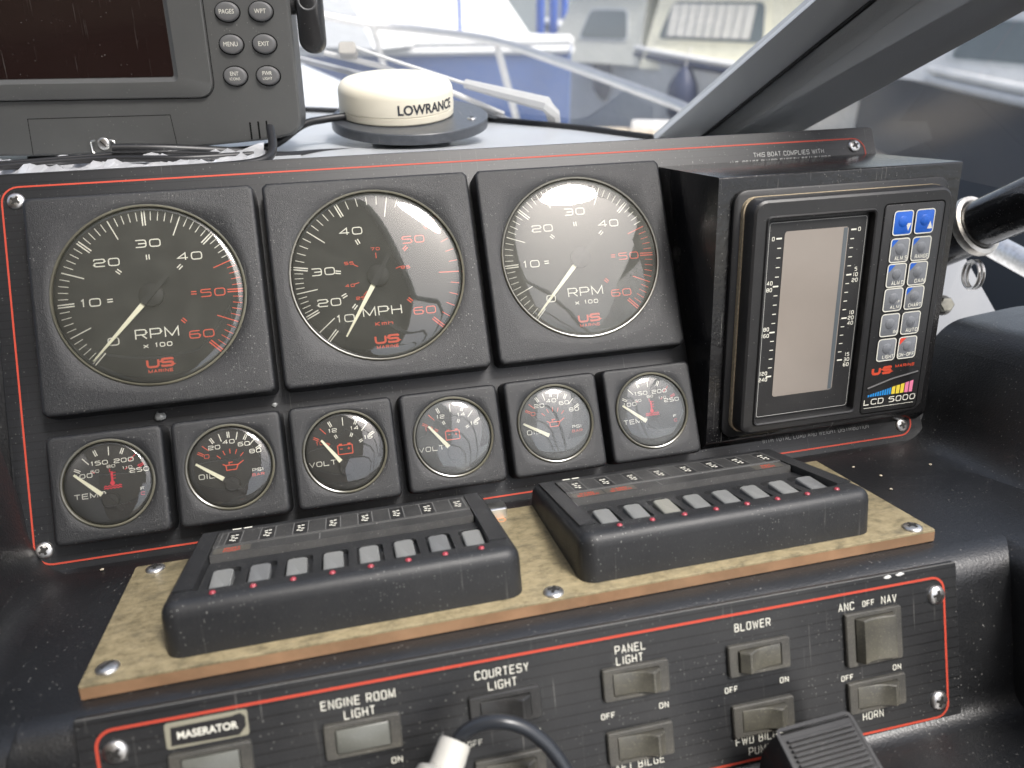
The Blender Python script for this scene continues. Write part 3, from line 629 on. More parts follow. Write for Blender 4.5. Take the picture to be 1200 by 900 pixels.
mb = MB(); write(mb, 'U', 96.2,-111.2,4.8,6.0,14.36,1.5); write(mb, 'S', 103.2,-111.2,4.8,6.0,14.36,1.5); write(mb, 'MARINE', 114.8,-109.6,1.8,1.9,14.36,.38,gap=.25); mb.build('maker_name', 'print_red', kp, FF, smooth=False)
for nm, m_, rng in (('bar_print','print_blue',range(0,10)),('bar_print','print_yellow',range(10,13)),('bar_print','print_pink',range(13,15))):
    mb = MB()
    for k in rng:
        x = 92.6 + (k*1.55 if k < 10 else 15.6+(k-10)*2.9); h = 1.2 + (x-92.6)*.20; wd = 1.1 if k < 10 else 2.3
        mb.add([(x,-126.6,14.36),(x+wd,-126.6,14.36),(x+wd,-126.6+h+wd*.2,14.36),(x,-126.6+h,14.36)], [(0,1,2,3)])
    mb.build(nm, m_, kp, FF, smooth=False)
mb = MB(); write(mb, 'LCD 5000', 107.6, -129.8, 3.6, 3.75, 14.36, .55, gap=.24); mb.rect(107.5,-133.4,33,.3,14.36); mb.build('model_print', 'print_white', kp, FF, smooth=False)
mb = MB(); mb.tube([(91.6,-121.4,14.2),(107,-117.2,14.2),(124,-114.6,14.2)], .9, 8); mb.build('ridge', 'housing', kp, FF)

# ------------------------------------------------------------------ wooden board with two fuse switch banks
bd = thing('mounting_board', 'worn brass-coloured laminate board with brown edge screwed to the console shelf', 'board', FD)
mb = MB(); mb.box(-17.6,346.4,-109.6,-19,.4,5.2); mb.build('core', 'board_edge', bd, FD, smooth=False)
mb = MB(); mb.rr(164.4,-64.3,364.2,90.8,.6,[(0,5.2),(0,6.1),(.25,6.25)],2); mb.build('facing', 'board_face', bd, FD)
for x, s_ in ((-8,24.5), (-9.8,101), (164,106), (338,105)): screw(bd, shift(FD, x, -s_ if s_ != 106 else -104.5, 6.2), 4.5, 1.5, slot=(s_ == 101), rz=.9 if s_ == 101 else None)
mb = MB(); mb.lathe([(2.6,6.2),(2.6,6.32),(1.6,6.33),(1.5,5.6)], 18, (158,-30.5,0), cap0=False); mb.build('screw_hole', 'copper', bd, FD)
def bank(x0, label, legends):
    wd_, s0, s1 = 141, 13, 103; cx = wd_/2; M = shift(FD, x0, 0, 0); t = thing('switch_bank', label, 'switch bank', M)
    H = lambda s_: 17.2 + (s_-14)*.128
    def ring(ins, dz, k=5, r=7): return [(x, y, max(6.35, H(-y)+dz)) for x, y in rrect(cx, -(s0+s1)/2, wd_-2*ins, (s1-s0)-2*ins, max(r-ins, 1), k)]
    def low(z): return [(x, y, z) for x, y in rrect(cx, -(s0+s1)/2, wd_+.6, (s1-s0)+.6, 7, 5)]
    def pocket(x_, y0, x1, y1, dz, r=1.2): return [(x, y, H(-y)+dz) for x, y in rrect((x_+x1)/2, (y0+y1)/2, x1-x_, y1-y0, r, 5)]
    py0, py1 = -91.5, -23
    mb = MB(); mb.loft([low(6.3), ring(0,-6.5), ring(.4,-4), ring(1.4,-2), ring(3,-.7), ring(5.4,0), pocket(11,py0,wd_-11,py1,.02), pocket(11.2,py0+.2,wd_-11.2,py1-.2,-5)])
    mb.build('housing', 'bank', t, M, ang=40)
    def pt(x, s_, dz): return (x, -s_, H(s_)+dz)
    # label plate (back half of the pocket)
    mb = MB(); a, b_ = 11.6, wd_-11.6
    pr = [(23.3,-4.9),(23.3,.5),(24,.9),(44,.9),(44.3,.2),(53.4,.2),(54.6,-4.9)]
    mb.loft([[pt(x, s_, dz) for s_, dz in pr] for x in (a, b_)]); mb.build('label_plate', 'bank_plate', t, M, ang=30)
    mb = MB(); mg = MB()
    def quad(q, x_0, x_1, sa, sb, dz): q.add([pt(x_0, sb, dz), pt(x_1, sb, dz), pt(x_1, sa, dz), pt(x_0, sa, dz)], [(0,1,2,3)])
    for sa in (26, 43.2): quad(mg, a+2, b_-2, sa, sa+.35, .96)
    for k in range(8):
        cells = MB(); prints = MB()
        xc = a+8.2+15*k
        for xx in (xc-3.4, xc+3.4): quad(mg, xx-.2, xx+.2, 26, 43.2, .975)
        quad(cells, xc-3.0, xc+3.0, 27, 42.6, .965)
        for j, (dx, ds_) in enumerate(((-.9,31.2),(.9,30.8),(-.6,34.0),(1.0,35.4),(-1.1,37.2),(.4,38.4))): quad(prints, xc+dx-.7, xc+dx+.7, ds_, ds_+1.3, .985)
        c_ = cells.build('label_cell', 'black_rubber', t, M, smooth=False); prints.build('label_print', 'print_white', c_, M, smooth=False)
    quad(mg, a+2, a+2.3, 26, 52, .3 if 0 else .97)
    for xx, xy in ((58.5,59.1),): quad(mg, xx, xy, 45, 53, .26)
    mg.build('label_lines', 'line_grey', t, M, smooth=False)
    for xc, l1, l2 in legends:
        rp = MB(); bxm = MB()
        for q, tx in ((0,l1),(1,l2)):
            tmp = MB(); write(tmp, tx, 0, 0, 2.3, 1.5, 0, .34, gap=.2)
            for v_ in tmp.v: pass
            rp.add([pt(xc+v_[0], 47.2+q*3-v_[1], .29+v_[2]) for v_ in tmp.v], tmp.f)
        quad(bxm, xc-8, xc+8, 45, 52.2, .245)
        lc = bxm.build('legend_cell', 'switch_frame', t, M, smooth=False); rp.build('red_legend', 'print_red', lc, M, smooth=False)
    prt = MB(); quad(prt, 17, 21, 18.4, 20.0, .05); quad(prt, 22.2, 26, 18.4, 20.0, .05); prt.build('maker_print', 'print_white', t, M, smooth=False)
    # rocker floor with one well for each rocker
    fl = MB(); f0 = -3.0
    xs = [11.4] + [a+8.2+15*k+7.5 for k in range(7)] + [wd_-11.4]
    for k in range(8):
        x_0, x_1 = xs[k], xs[k+1]; xc = a+8.2+15*k
        o1 = [(x, y, H(-y)+f0) for x, y in [(x_1,-55)]*6+[(x_0,-55)]*6+[(x_0,-91)]*6+[(x_1,-91)]*6]
        i1 = [(x, y, H(-y)+f0+.02) for x, y in rrect(xc+.6, -76.5, 11.2, 26, 2.4, 5)]
        i2 = [(x, y, H(-y)+f0-4) for x, y in rrect(xc+.6, -76.5, 11.0, 25.8, 2.3, 5)]
        fl.loft([o1, i1, i2], False, True)
    fl.build('rocker_floor', 'bank', t, M, ang=30)
    for k in range(8):
        xc = a+8.2+15*k; r_ = MB(); tl = random.uniform(-.2,.2)
        def rgs(w2, sa, sb, za, zb, r=1.6): return [(x, y, za+(zb-za)*((-y-sa)/(sb-sa))+H(-y)) for x, y in rrect(xc, -(sa+sb)/2, w2, sb-sa, r, 4)]
        def rg(w2, sa, sb, za, zb, r=1.6): return [(x, y, (za if -y < (sa+sb)/2 else zb) + H(-y) + 0*x) for x, y in rrect(xc, -(sa+sb)/2, w2, sb-sa, r, 4)]
        r_.loft([rg(8.3,70,89,-6.8,-6.8), rgs(8.3,70,89,-1.2+tl,-3.4), rgs(7.5,70.6,88.4,-.7+tl,-3.0)]); r_.build('rocker', random.choice(('rocker_grey','rocker_grey','rocker_dusty','rocker_dark')), t, M, ang=30)
        l_ = MB(); xl = xc+.4*(k-3.5)/3.5; zz = H(96.6)
        l_.lathe([(2.0,-.55),(1.9,.12),(1.35,.15)], 14, (xl,-96.4,zz), cap0=False); c_ = l_.build('lamp_collar', 'black_rubber', t, M)
        l_ = MB(); l_.lathe([(1.35,-.2),(1.3,.3),(.9,.75),(.3,.95)], 12, (xl,-96.4,zz), cap0=False); l_.build('lamp', 'led', t, M)
    # end caps beside the pocket
    for xa, xb in ((3.6,10.9),(wd_-10.9,wd_-3.6)):
        mb = MB(); mb.loft([[pt(x, s_, .03) for x in (xa, xb)] + [pt(x, s_, .55) for x in (xb, xa)] for s_ in (20, 90)]); mb.build('end_cap', 'bank', t, M, smooth=False)
    return t
bank(11, 'black eight-rocker switch bank with red lamps, beside the bare end of the board', [(24,'INLET','VALVE')] if 0 else [(20.5,'PORT','PUMP')])
bank(177.5, 'black eight-rocker switch bank with red lamps, under the depth sounder', [(21,'STBD','BLOWER'),(38,'CABIN','BLOWER'),(119,'INST','LIGHT')])
mb = MB(); mb.rr(156.5,-24,11,9,1,[(0,6.3),(0,11),(.8,11.6)],2); o = mb.build('metal_clip', 'chrome_pale', None, FD); tag(o, 'small bare metal clip on the board between the two switch banks', 'clip')

# ------------------------------------------------------------------ lower switch panel
lpn = thing('switchboard', 'black pinstriped lower switch panel with red outline and white lettering', 'panel', FL)
mb = MB(); mb.rr(163.5,-31,358,76,1.5,[(0,-2),(0,-.35),(.35,0)],2); mb.build('plate', 'panel_low', lpn, FL)
mb = MB(); mb.ribbon([(-14.6,6.75),(60,6.8),(150,6.7),(240,6.8),(341.6,6.7)], .4, .03); mb.build('edge_highlight', 'line_grey', lpn, FL, smooth=False)  # pale strip painted where the plate's bevel catches the light
mb = MB(); mb.ribbon(rrect(163.2,-30.6,344.5,64.2,6,6), 1.05, .12, True); mb.build('red_outline', 'line_red', lpn, FL, smooth=False)
for x, y in ((-3.1,-6.8),(331.3,-6.4),(330.6,-54.9),(-3,-55)): screw(lpn, shift(FL, x, y, 0), 4.3, 1.6)
mb = MB(); z = .13
def cap(t_, x, y, h=3.5, w=2.05, sw=.36, g=.34):
    q = MB(); write(q, t_, x, y, h, w, z, sw, gap=g); q.build('lettering', 'print_white', lpn, FL, smooth=False)
cap('ENGINE ROOM', 80.6,-4.4); cap('LIGHT', 80.6,-9.4); cap('COURTESY', 135.4,-3.9); cap('LIGHT', 135.2,-8.9); cap('PANEL', 188.2,-4.2); cap('LIGHT', 187.6,-8.8)
cap('BLOWER', 242.3,-4.3); cap('ANC', 286.6,-4.2); cap('OFF', 297.4,-4.3, 2.6, 1.6, .32); cap('NAV', 307.6,-4.2); cap('HORN', 297.2,-54.8); cap('FWD BILGE', 242.4,-53.6); cap('PUMP', 242.4,-58.8); cap('AFT BILGE', 188.6,-53.2); cap('PUMP', 188.6,-58.4)
for x, y in ((176.7,-30.6),(230.9,-30.3),(285.4,-35.7),(122.4,-30.5)): cap('OFF', x, y, 2.5, 1.6, .32)
for x, y in ((200.7,-30.8),(255.4,-30.6),(310.1,-35.4),(92.4,-30.5),(146.6,-30.8),(40,-30.5)): cap('ON', x, y, 2.5, 1.75, .32)
mb = MB(); mb.rr(27.4,-4.7,28,9.6,1,[(0,.1),(0,.5)],2); st = mb.build('label_tape', 'tape', lpn, FL)
mb = MB(); mb.poly([(15,-8.4),(38,-8.9),(40.5,-6),(40.6,-2.4),(39,-.8),(36,-1.4),(15.4,-1.6)], .55); mb.build('tape_face', 'black_rubber', st, FL, smooth=False)
mb = MB(); font_text(mb, 'MASERATOR', 27.6, -4.9, 2.9, .62, .92, .02); mb.build('tape_print', 'print_white', st, FL, smooth=False)
def rocker_switch(x, y, label, style='rock', mirror=False, w=28.2, h=13.4):
    M = shift(FL, x, y, 0, random.uniform(-.008,.008)); t = thing('rocker_switch', label, 'switch', M)
    def r4(w2, h2, z): return [(a, b, z) for a, b in rrect(0, 0, w2, h2, .9, 2)]
    iw, ih = w-8, h-3.6
    mb = MB(); mb.loft([r4(w,h,.05), r4(w,h,1.6), r4(w-.8,h-.8,2.2), r4(iw,ih,2.2), r4(iw-.2,ih-.2,.3)]); mb.build('frame', 'switch_frame' if style != 'dark' else 'switch_dark', t, M, ang=30)
    if style == 'lens':
        mb = MB(); mb.rr(0,0,iw-.8,ih-.8,.5,[(0,.4),(0,2.3),(.4,2.6)],2); mb.build('lens', 'switch_lens', t, M)
    else:
        hw = iw/2-.5; hh = ih/2-.45; sg = -1 if mirror else 1
        if style == 'square':
            pr = [(-hw,.4),(-hw,2.6),(-hw+1.8,5.8),(-hw*.4,4.6),(hw*.3,4.4),(hw-1.4,5.4),(hw-.8,5.2),(hw,2.6),(hw,.4)]
        else:
            pr = [(-hw,.4),(-hw,2.0),(-hw*.5,2.3),(0,3.0),(hw*.35,4.3),(hw*.6,6.2),(hw*.68,6.2),(hw,3.6),(hw,.4)]
        pr = [(sg*a, b) for a, b in pr][::sg]
        mb = MB(); R = []
        for yy, k in ((-hh,.9),(-hh+.5,1),(hh-.5,1),(hh,.9)): R.append([(a, yy, b*k) for a, b in pr])
        mb.loft(R); mb.build('rocker', 'switch_dark' if style == 'dark' else 'switch_rocker', t, M, ang=28)
    return t
rocker_switch(27.6,-17.9, 'flat grey lens switch below the MASERATOR tape label', 'lens')
rocker_switch(81,-18.2, 'flat grey lens switch below the ENGINE ROOM LIGHT lettering', 'lens')
rocker_switch(135.4,-18, 'dark black rocker switch below the COURTESY LIGHT lettering, behind the plug cable', 'dark', h=13)
rocker_switch(189.2,-17.6, 'grimy rocker switch below the PANEL LIGHT lettering', 'rock')
rocker_switch(243.8,-17.9, 'rocker switch below the BLOWER lettering', 'rock', True)
rocker_switch(189.2,-44.2, 'grimy rocker switch above the AFT BILGE lettering', 'rock', h=13.8)
rocker_switch(244.2,-44.2, 'grimy rocker switch above the FWD lettering, beside the ribbed lever', 'rock', h=13.8)
rocker_switch(298.4,-18.9, 'large square rocker switch below the ANC OFF NAV lettering', 'square', w=27.4, h=23.6)
rocker_switch(298.7,-44.8, 'rocker switch with chipped edge above the HORN lettering', 'rock', h=14)
rocker_switch(135.4,-44.2, 'rocker switch half hidden by the plug cable', 'rock', h=13.4)

# ------------------------------------------------------------------ loose plug and ribbed lever in front of the switch panel
def onL(x, y, h):                                                       # world point on the switch panel plane, h mm out
    d = ray(x, y); p0 = PL + NL*h; return CAMP + d*((p0-CAMP).dot(NL)/d.dot(NL))
p_top, p_bot = onL(534,868,16), onL(512,930,24)
ax = (p_top-p_bot).normalized(); sx_ = ax.cross(NL).normalized(); Mp = frame(p_bot, sx_, ax.cross(sx_)*-1, ax)
pg = thing('power_plug', 'pale grey plug with a black cable looping over the switch panel', 'plug', Mp)
Ln = (p_top-p_bot).length
mb = MB(); mb.lathe([(10,-30),(10,Ln-13),(9.6,Ln-11.4),(8.4,Ln-10.6),(6.2,Ln-10),(5.9,Ln-1),(5.2,Ln)], 26); mb.build('body', 'plug', pg, Mp)
mb = MB()
for k in range(9):
    a = k*.7; mb.tube([(4.6*math.cos(a),4.6*math.sin(a),Ln-1),(5.4*math.cos(a),5.4*math.sin(a),Ln+1.2),(6.6*math.cos(a+.3),6.6*math.sin(a+.3),Ln+random.uniform(.5,3))], .16, 4)
mb.build('frayed_braid', 'cable', pg, Mp)
cp = [onL(533,872,15.5), onL(545,858,17), onL(565,848,19), onL(590,846,21), onL(615,853,22), onL(638,870,23), onL(655,890,24), onL(668,912,25), onL(680,940,26)]
def smooth_path(P, n=6):
    P = [Vector(p) for p in P]; out = []
    for i in range(len(P)-1):
        a, b, c, d = P[max(i-1,0)], P[i], P[i+1], P[min(i+2,len(P)-1)]
        for k in range(n):
            t = k/n; out.append(.5*((2*b)+(-a+c)*t+(2*a-5*b+4*c-d)*t*t+(-a+3*b-3*c+d)*t**3))
    return out+[P[-1]]
mb = MB(); mb.tube(smooth_path(cp), 2.6, 12); mb.build('cable', 'cable_grey', pg, Matrix.Identity(4))
# ribbed lever
g0, g1, g3 = onL(912,862,26), onL(1000,838,26), None
exg = (g1-g0).normalized(); gd = (DD*.86 + DLv*.5).normalized(); gd = (gd - exg*gd.dot(exg)).normalized(); gn = gd.cross(exg).normalized()*-1
if gn.dot(NL) < 0: gn = -gn
Mg = frame(g0, exg, -gd, exg.cross(-gd)); wg = (g1-g0).length
lv = thing('control_lever', 'black lever with a ribbed flat top standing before the FWD switch', 'lever', Mg)
mb = MB(); pr = [(0,-1.2),(wg,-1.2),(wg+1.5,-14),(wg-3,-36),(3,-36),(-1.5,-14)]
mb.loft([[(x, -s_, z-dz) for x, z in arcs(pr, 1.6, 3, True)] for s_, dz in ((-1.2,2),(0,0),(60,0),(110,6))]); mb.build('body', 'black_rubber', lv, Mg)
for k in range(44):
    mb = MB(); s_ = 2.6 + k*1.85; mb.rr(wg/2, -s_-.5, wg-5, 1.15, .3, [(0,-1.1),(0,-.05),(.2,.25)], 1); mb.build('rib', 'housing', lv, Mg)
mb = MB(); mb.ribbon(rrect(wg/2, -40, wg-1.2, 84, 2, 3), 1.3, -1.0, True); mb.build('edge_rail', 'housing', lv, Mg)

# ------------------------------------------------------------------ chart plotter
yaw, tilt = rad(-10.06), rad(8.25)
rx = Vector((math.cos(yaw), math.sin(yaw), 0)); ry = Vector((-math.sin(yaw)*math.sin(tilt), math.cos(yaw)*math.sin(tilt), math.cos(tilt)))
FP = frame((44.53,151.28,129.29), rx, ry, rx.cross(ry))
pl = thing('chart_plotter', 'grey chart plotter with dark screen and oval keys on the dash top', 'chart plotter', FP)
out = [(38.6,60),(38.0,-66),(34,-72.6),(19,-75.8),(-43,-80.5),(-98,-83),(-160,-83),(-220,-80),(-240,-70),(-238,60),(-225,72),(25,72)]
out = arcs(out, [8,7,5,20,20,20,20,12,12,12,8,8], 4, True)
cxp, cyp = -100, -5
def scl(k, z): return [(cxp+(x-cxp)*k[0], cyp+(y-cyp)*k[1], z) for x, y in out]
mb = MB(); mb.loft([scl((.93,.9),-62), scl((.985,.97),-30), scl((.992,.985),-6), scl((1,1),-3), scl((1,1),-1.6), scl((.991,.985),-.2), scl((.984,.975),0)]); mb.build('housing', 'plotter', pl, FP, ang=30)
mb = MB(); mb.loft([[(x,y,z) for x, y in rrect(-100,4,w_,h_,r_,5)] for w_, h_, r_, z in ((171,107,9,.02),(170.4,106.4,9,2.2),(169.4,105.4,8.6,2.5),(130,88,3.5,2.6),(124,82.4,2,.2))], False, True); mb.build('screen_surround', 'plotter', pl, FP, ang=30)
mb = MB(); mb.ribbon(rrect(-100,4,171.6,107.6,9.2,5), .5, .06, True); mb.build('seam', 'black_matt', pl, FP, smooth=False)
mb = MB(); mb.rr(-100,4.2,123.4,82,1.5,[(0,.1),(0,.4)],2); mb.build('screen', 'plotter_screen', pl, FP, smooth=False)
for k, (a, b_) in enumerate((('PAGES',''),('WPT',''),('MENU',''),('EXIT',''),('ENT','ICONS'),('PWR','LIGHT'))):
    x, y = 20.5*(k % 2), -18.57*(k//2); Mk = shift(FP, x, y, 0)
    def ell(kx, z): return [(7.2*kx*math.cos(2*math.pi*i/32), 5.6*kx*math.sin(2*math.pi*i/32), z) for i in range(32)]
    mb = MB(); mb.loft([ell(1.12,.02), ell(1.1,.1), ell(1.01,.12)], False, False); s_ = MB()
    key = MB(); key.loft([ell(1,.05), ell(.99,1.5), ell(.93,2.1), ell(.8,2.4), ell(.5,2.5)], False, True); ky = key.build('key', 'plotter_key', pl, Mk, ang=50)
    mb.build('key_gap', 'black_matt', ky, Mk, smooth=False)
    mb = MB()
    if b_: font_text(mb, a, 0, 1.4, 2.3, 2.56, .85); font_text(mb, b_, 0, -1.7, 1.6, 2.56, .95)
    else: font_text(mb, a, 0, 0, 2.6, 2.56, .88)
    mb.build('key_print', 'print_white', ky, Mk, smooth=False)
mb = MB(); mb.ribbon([(-135.2,-82.4),(-133.9,-60.6),(-44.6,-59.6),(-43.0,-80)], .4, .05); mb.build('card_door_seam', 'black_matt', pl, FP, smooth=False)
Ms = shift(FP, -89.4,-76.5,0); sc = screw(pl, Ms, 4.0, 1.2, slot=True, rz=-.8)
mb = MB(); mb.tube(arcs([(-4.6,2.2,1.6),(-7.6,1.6,1.6),(-7.0,-6,2.2),(7.0,-6,2.2),(7.6,1.6,1.6),(4.6,2.2,1.6)], 2.4, 4), .55, 8); mb.build('wire_bail', 'chrome_pale', pl, Ms)
for k in range(3):
    mb = MB(); mb.rr(5.2+5.3*k,-70.4+.4*k,1.1,11,.5,[(0,.02),(0,.06)],2); mb.build('vent_slot', 'black_matt', pl, FP, smooth=False)
mb = MB(); mb.loft([[(49.4+x*kx, -2+y*ky_, z) for x, y in rrect(0,0,16,44,7.9,6)] for kx, ky_, z in ((.75,.9,-16),(.98,.99,-13),(1,1,-7),(.97,.985,-2.5),(.8,.93,0))]); kn = mb.build('bracket_knob', 'black_rubber', pl, FP, ang=60)
mb = MB(); mb.lathe([(6.2,.1),(5.6,.5),(4.6,-.3),(.3,-.9)], 24, (49.6,6.2,0), cap0=False); mb.build('knob_dish', 'plotter_key', kn, FP)
mb = MB(); mb.tube([(36,4,-10),(44,4,-10)], 5, 14); mb.build('bracket_bolt', 'black_rubber', pl, FP)
mb = MB(); mb.box(-150,-50,-98,-84,-50,-20); mb.build('bracket', 'black_rubber', pl, FP)

# ------------------------------------------------------------------ satellite antenna puck on its disc
tl = rad(5); FA = frame((159,200,57), (1,0,0), (0,math.cos(tl),math.sin(tl)), (0,-math.sin(tl),math.cos(tl)))
ad = thing('mounting_disc', 'dark grey round plastic disc under the cream antenna', 'disc', FA)
mb = MB(); mb.lathe([(57,-7.6),(58.3,-7.2),(58.4,-.6),(57.8,0)], 72); mb.build('plate', 'mount', ad, FA)
mb = MB(); mb.lathe([(30,-30),(30,-7.6)], 24); mb.build('spacer', 'mount', ad, FA)
screw(ad, shift(FA, 43, -21, 0), 3.4, 1.0); screw(ad, shift(FA, -50, 12, 0), 3.4, 1.0)
FQ = shift(FA, -9, 6, 0)
an = thing('antenna_puck', 'cream round antenna puck lettered LOWRANCE on the grey disc', 'antenna', FQ)
RQ = 42.6
mb = MB(); mb.lathe([(RQ-1.8,.15),(RQ-1,.3),(RQ-.2,1.2),(RQ-.1,5.2),(RQ-.5,5.5),(RQ-.5,6.0),(RQ,6.3),(RQ-.25,17.5),(RQ-.8,20),(RQ-2.2,22.4),(RQ-4.6,24.2),(RQ-8,25.2),(RQ-18,26.6),(RQ-30,27.3),(.5,27.6)], 72); mb.build('shell', 'puck', an, FQ, ang=30)
a_c = rad(-90+28); mb = MB()
font_text(mb, 'LOWRANCE', 0, 0, 7.0, 0, .96, .03, bend=lambda x, y: ((RQ+.12)*math.cos(a_c+x/RQ), (RQ+.12)*math.sin(a_c+x/RQ), 11.2+y)); mb.build('lettering', 'print_black', an, FQ, smooth=False)
def cable(path, r, label, m='cable', name='cable'):
    mb = MB(); mb.tube(smooth_path(path, 6), r, 10); o = mb.build(name, m); tag(o, label, 'cable'); return o
qp = FQ @ Vector((-.0405,-.014,.003)); qx, qy, qz = qp.x/S, qp.y/S, qp.z/S
cable([(qx+6,qy,qz),(qx-14,qy-6,qz-1),(80,qy-14,qz-3),(58,162,46),(30,150,46),(-10,140,48)], 2.7, 'upper black cable running from the antenna puck under the chart plotter')
cable([(126,qy-26,38),(92,158,40),(66,134,44),(40,122,50),(0,112,56),(-30,110,58)], 2.9, 'lower black cable passing beneath the grey disc')
cable([(-190,62,53),(-120,63,52.5),(-60,64,52),(0,66,52),(40,70,52),(56,76,52.5),(62,84,55),(63,96,60),(62,108,66)], 2.6, 'thick black cable lying along the panel top below the chart plotter')
cable([(-190,100,54),(-110,94,53),(-40,100,54),(10,94,53),(50,106,51)], 2.0, 'thin black cable behind the thick one below the chart plotter')
cable([(-190,112,54),(-100,106,53),(-20,112,54),(36,108,51)], 1.8, 'thin black cable under the chart plotter bracket')
# crumpled foil strip
mb = MB(); nx, ny = 60, 12; vs = []
for i in range(nx+1):
    for j in range(ny+1):
        x = -190+ i*4.1; y = 64 + j*5.0
        vs.append((x+random.uniform(-.8,.8), y+random.uniform(-.8,.8), 50 + 3.6*math.sin(i*.9+j*1.7)*math.sin(j*.8+i*.23) + random.uniform(0,2.2)))
mb.add(vs, [(i*(ny+1)+j, (i+1)*(ny+1)+j, (i+1)*(ny+1)+j+1, i*(ny+1)+j+1) for i in range(nx) for j in range(ny)])
o = mb.build('foil_sheet', 'foil', None, ang=70); tag(o, 'crumpled silvery foil strip under the cables below the chart plotter', 'foil')

# ------------------------------------------------------------------ windscreen
PD = Vector((.39,-1.28,1.0))                                 # rake of the corner post, per mm of height
ws = thing('windscreen', 'raked windscreen with wide dark grey corner post', 'windscreen', Matrix.Translation((.2,.3,.03)))
b1, b2, b3 = Vector((355.7,195.5,28)), Vector((392,193,28)), Vector((462,172,28))
def slab(mb, pts, nrm, th, z0=0, z1=300, dr=PD):
    lo = [p+dr*z0 for p in pts]; hi = [p+dr*z1 for p in pts]
    return mb.loft([[*lo, *[p+nrm*th for p in lo[::-1]]], [*hi, *[p+nrm*th for p in hi[::-1]]]])
nrm = Vector((.35,.8,.3))
mb = MB(); slab(mb, [b1-PD*25, b1.lerp(b2,.12)-PD*25+Vector((0,-3,1)), b2-PD*25+Vector((0,-3,1))], nrm, 14, 0, 330); mb.build('corner_post', 'post', ws, Matrix.Identity(4), ang=20)
PD3 = Vector((.04,-1.98,1.0)); b2b = b2+Vector((2.2,1,-1)); lo = [b2b-PD*25, b2b.lerp(b3,.3)-PD*25+Vector((0,-4,2)), b3-PD3*25]; hi = [b2b+PD*300, b2b.lerp(b3,.3)+PD.lerp(PD3,.3)*300+Vector((0,-4,2)), b3+PD3*300]
mb = MB(); mb.loft([[*lo, *[p+nrm*14 for p in lo[::-1]]], [*hi, *[p+nrm*14 for p in hi[::-1]]]]); mb.build('side_frame', 'post', ws, Matrix.Identity(4), ang=20)
mb = MB(); mb.tube([b2-PD*20+Vector((1,-4,1)), b2+PD*300+Vector((1,-4,1))], 1.6, 8); mb.build('post_seam', 'seal', ws, Matrix.Identity(4))
base_pts = [Vector(p) for p in ((-520,610,29),(-150,541,29),(73,454,29),(160,398,29),(247,333,29),(312,262,29),(354,199,29))]
DRF = Vector((.0,-1.62,1))
mb = MB(); n = len(base_pts); tops = [p + DRF*(300) + Vector((0,0,0)) for p in base_pts]; tops[-1] = b1 + PD*300; tops[-2] = base_pts[-2] + (DRF*.5+PD*.5)*300; 
mb.add(base_pts+tops, [(i, i+1, n+i+1, n+i) for i in range(n-1)]); mb.build('front_pane', 'glass', ws, Matrix.Identity(4))
mb = MB(); mb.tube([p+Vector((0,-3,1)) for p in base_pts], 4.2, 8); mb.build('seal', 'seal', ws, Matrix.Identity(4))
sp_ = [b3, Vector((500,-20,28)), Vector((560,-420,28))]
mb = MB(); mb.add([*sp_, *[p+PD3*300 for p in sp_]], [(0,1,4,3),(1,2,5,4)]); mb.build('side_pane', 'glass_side', ws, Matrix.Identity(4))

# wiper outside the front pane
def pane_pt(x, y, off=0):                                               # pixel -> point on the raked front glass
    d = ray(x, y); best = None
    for i in range(n-1):
        p0 = base_pts[i]; e1 = base_pts[i+1]-p0; e2 = tops[i]-p0; nn = e1.cross(e2)
        t_ = (p0-CAMP).dot(nn)/d.dot(nn); q = CAMP+d*t_; u_ = (q-p0).dot(e1)/e1.length_squared
        if -.15 <= u_ <= 1.15 and (best is None or abs(u_-.5) < best[0]): best = (abs(u_-.5), q + d*off)
    return best[1] if best else CAMP+d*700
wp = thing('wiper', 'grey windscreen wiper with long blade resting on the glass', 'wiper', Matrix.Translation((.3,.3,.03)))
mb = MB(); mb.tube([pane_pt(651,146,14), pane_pt(648,134,22), pane_pt(640,122,26), pane_pt(600,112,26), pane_pt(545,98,24)], [5,6.5,6.5,5.5,4], 8); mb.build('arm', 'wiper', wp, Matrix.Identity(4))
mb = MB(); mb.tube([pane_pt(545,98,24), pane_pt(470,74,24), pane_pt(405,52,24)], 1.6, 8); mb.build('rod', 'wiper', wp, Matrix.Identity(4))
mb = MB(); mb.tube([pane_pt(590,134,14), pane_pt(520,104,14), pane_pt(440,76,14), pane_pt(380,62,14)], 2.6, 8); mb.build('blade_spine', 'wiper', wp, Matrix.Identity(4))
mb = MB(); mb.tube([pane_pt(592,139,8), pane_pt(520,118,8), pane_pt(440,92,8), pane_pt(340,66,8)], 3.2, 6); mb.build('blade', 'deck_grey', wp, Matrix.Identity(4))
q = pane_pt(408,59,18); mb = MB(); mb.rr(0,0,15,11,3,[(0,-6),(0,5),(1,6)]); mb.build('blade_clip', 'wiper_box', wp, frame(q, AX[0], AX[1], AX[2]))

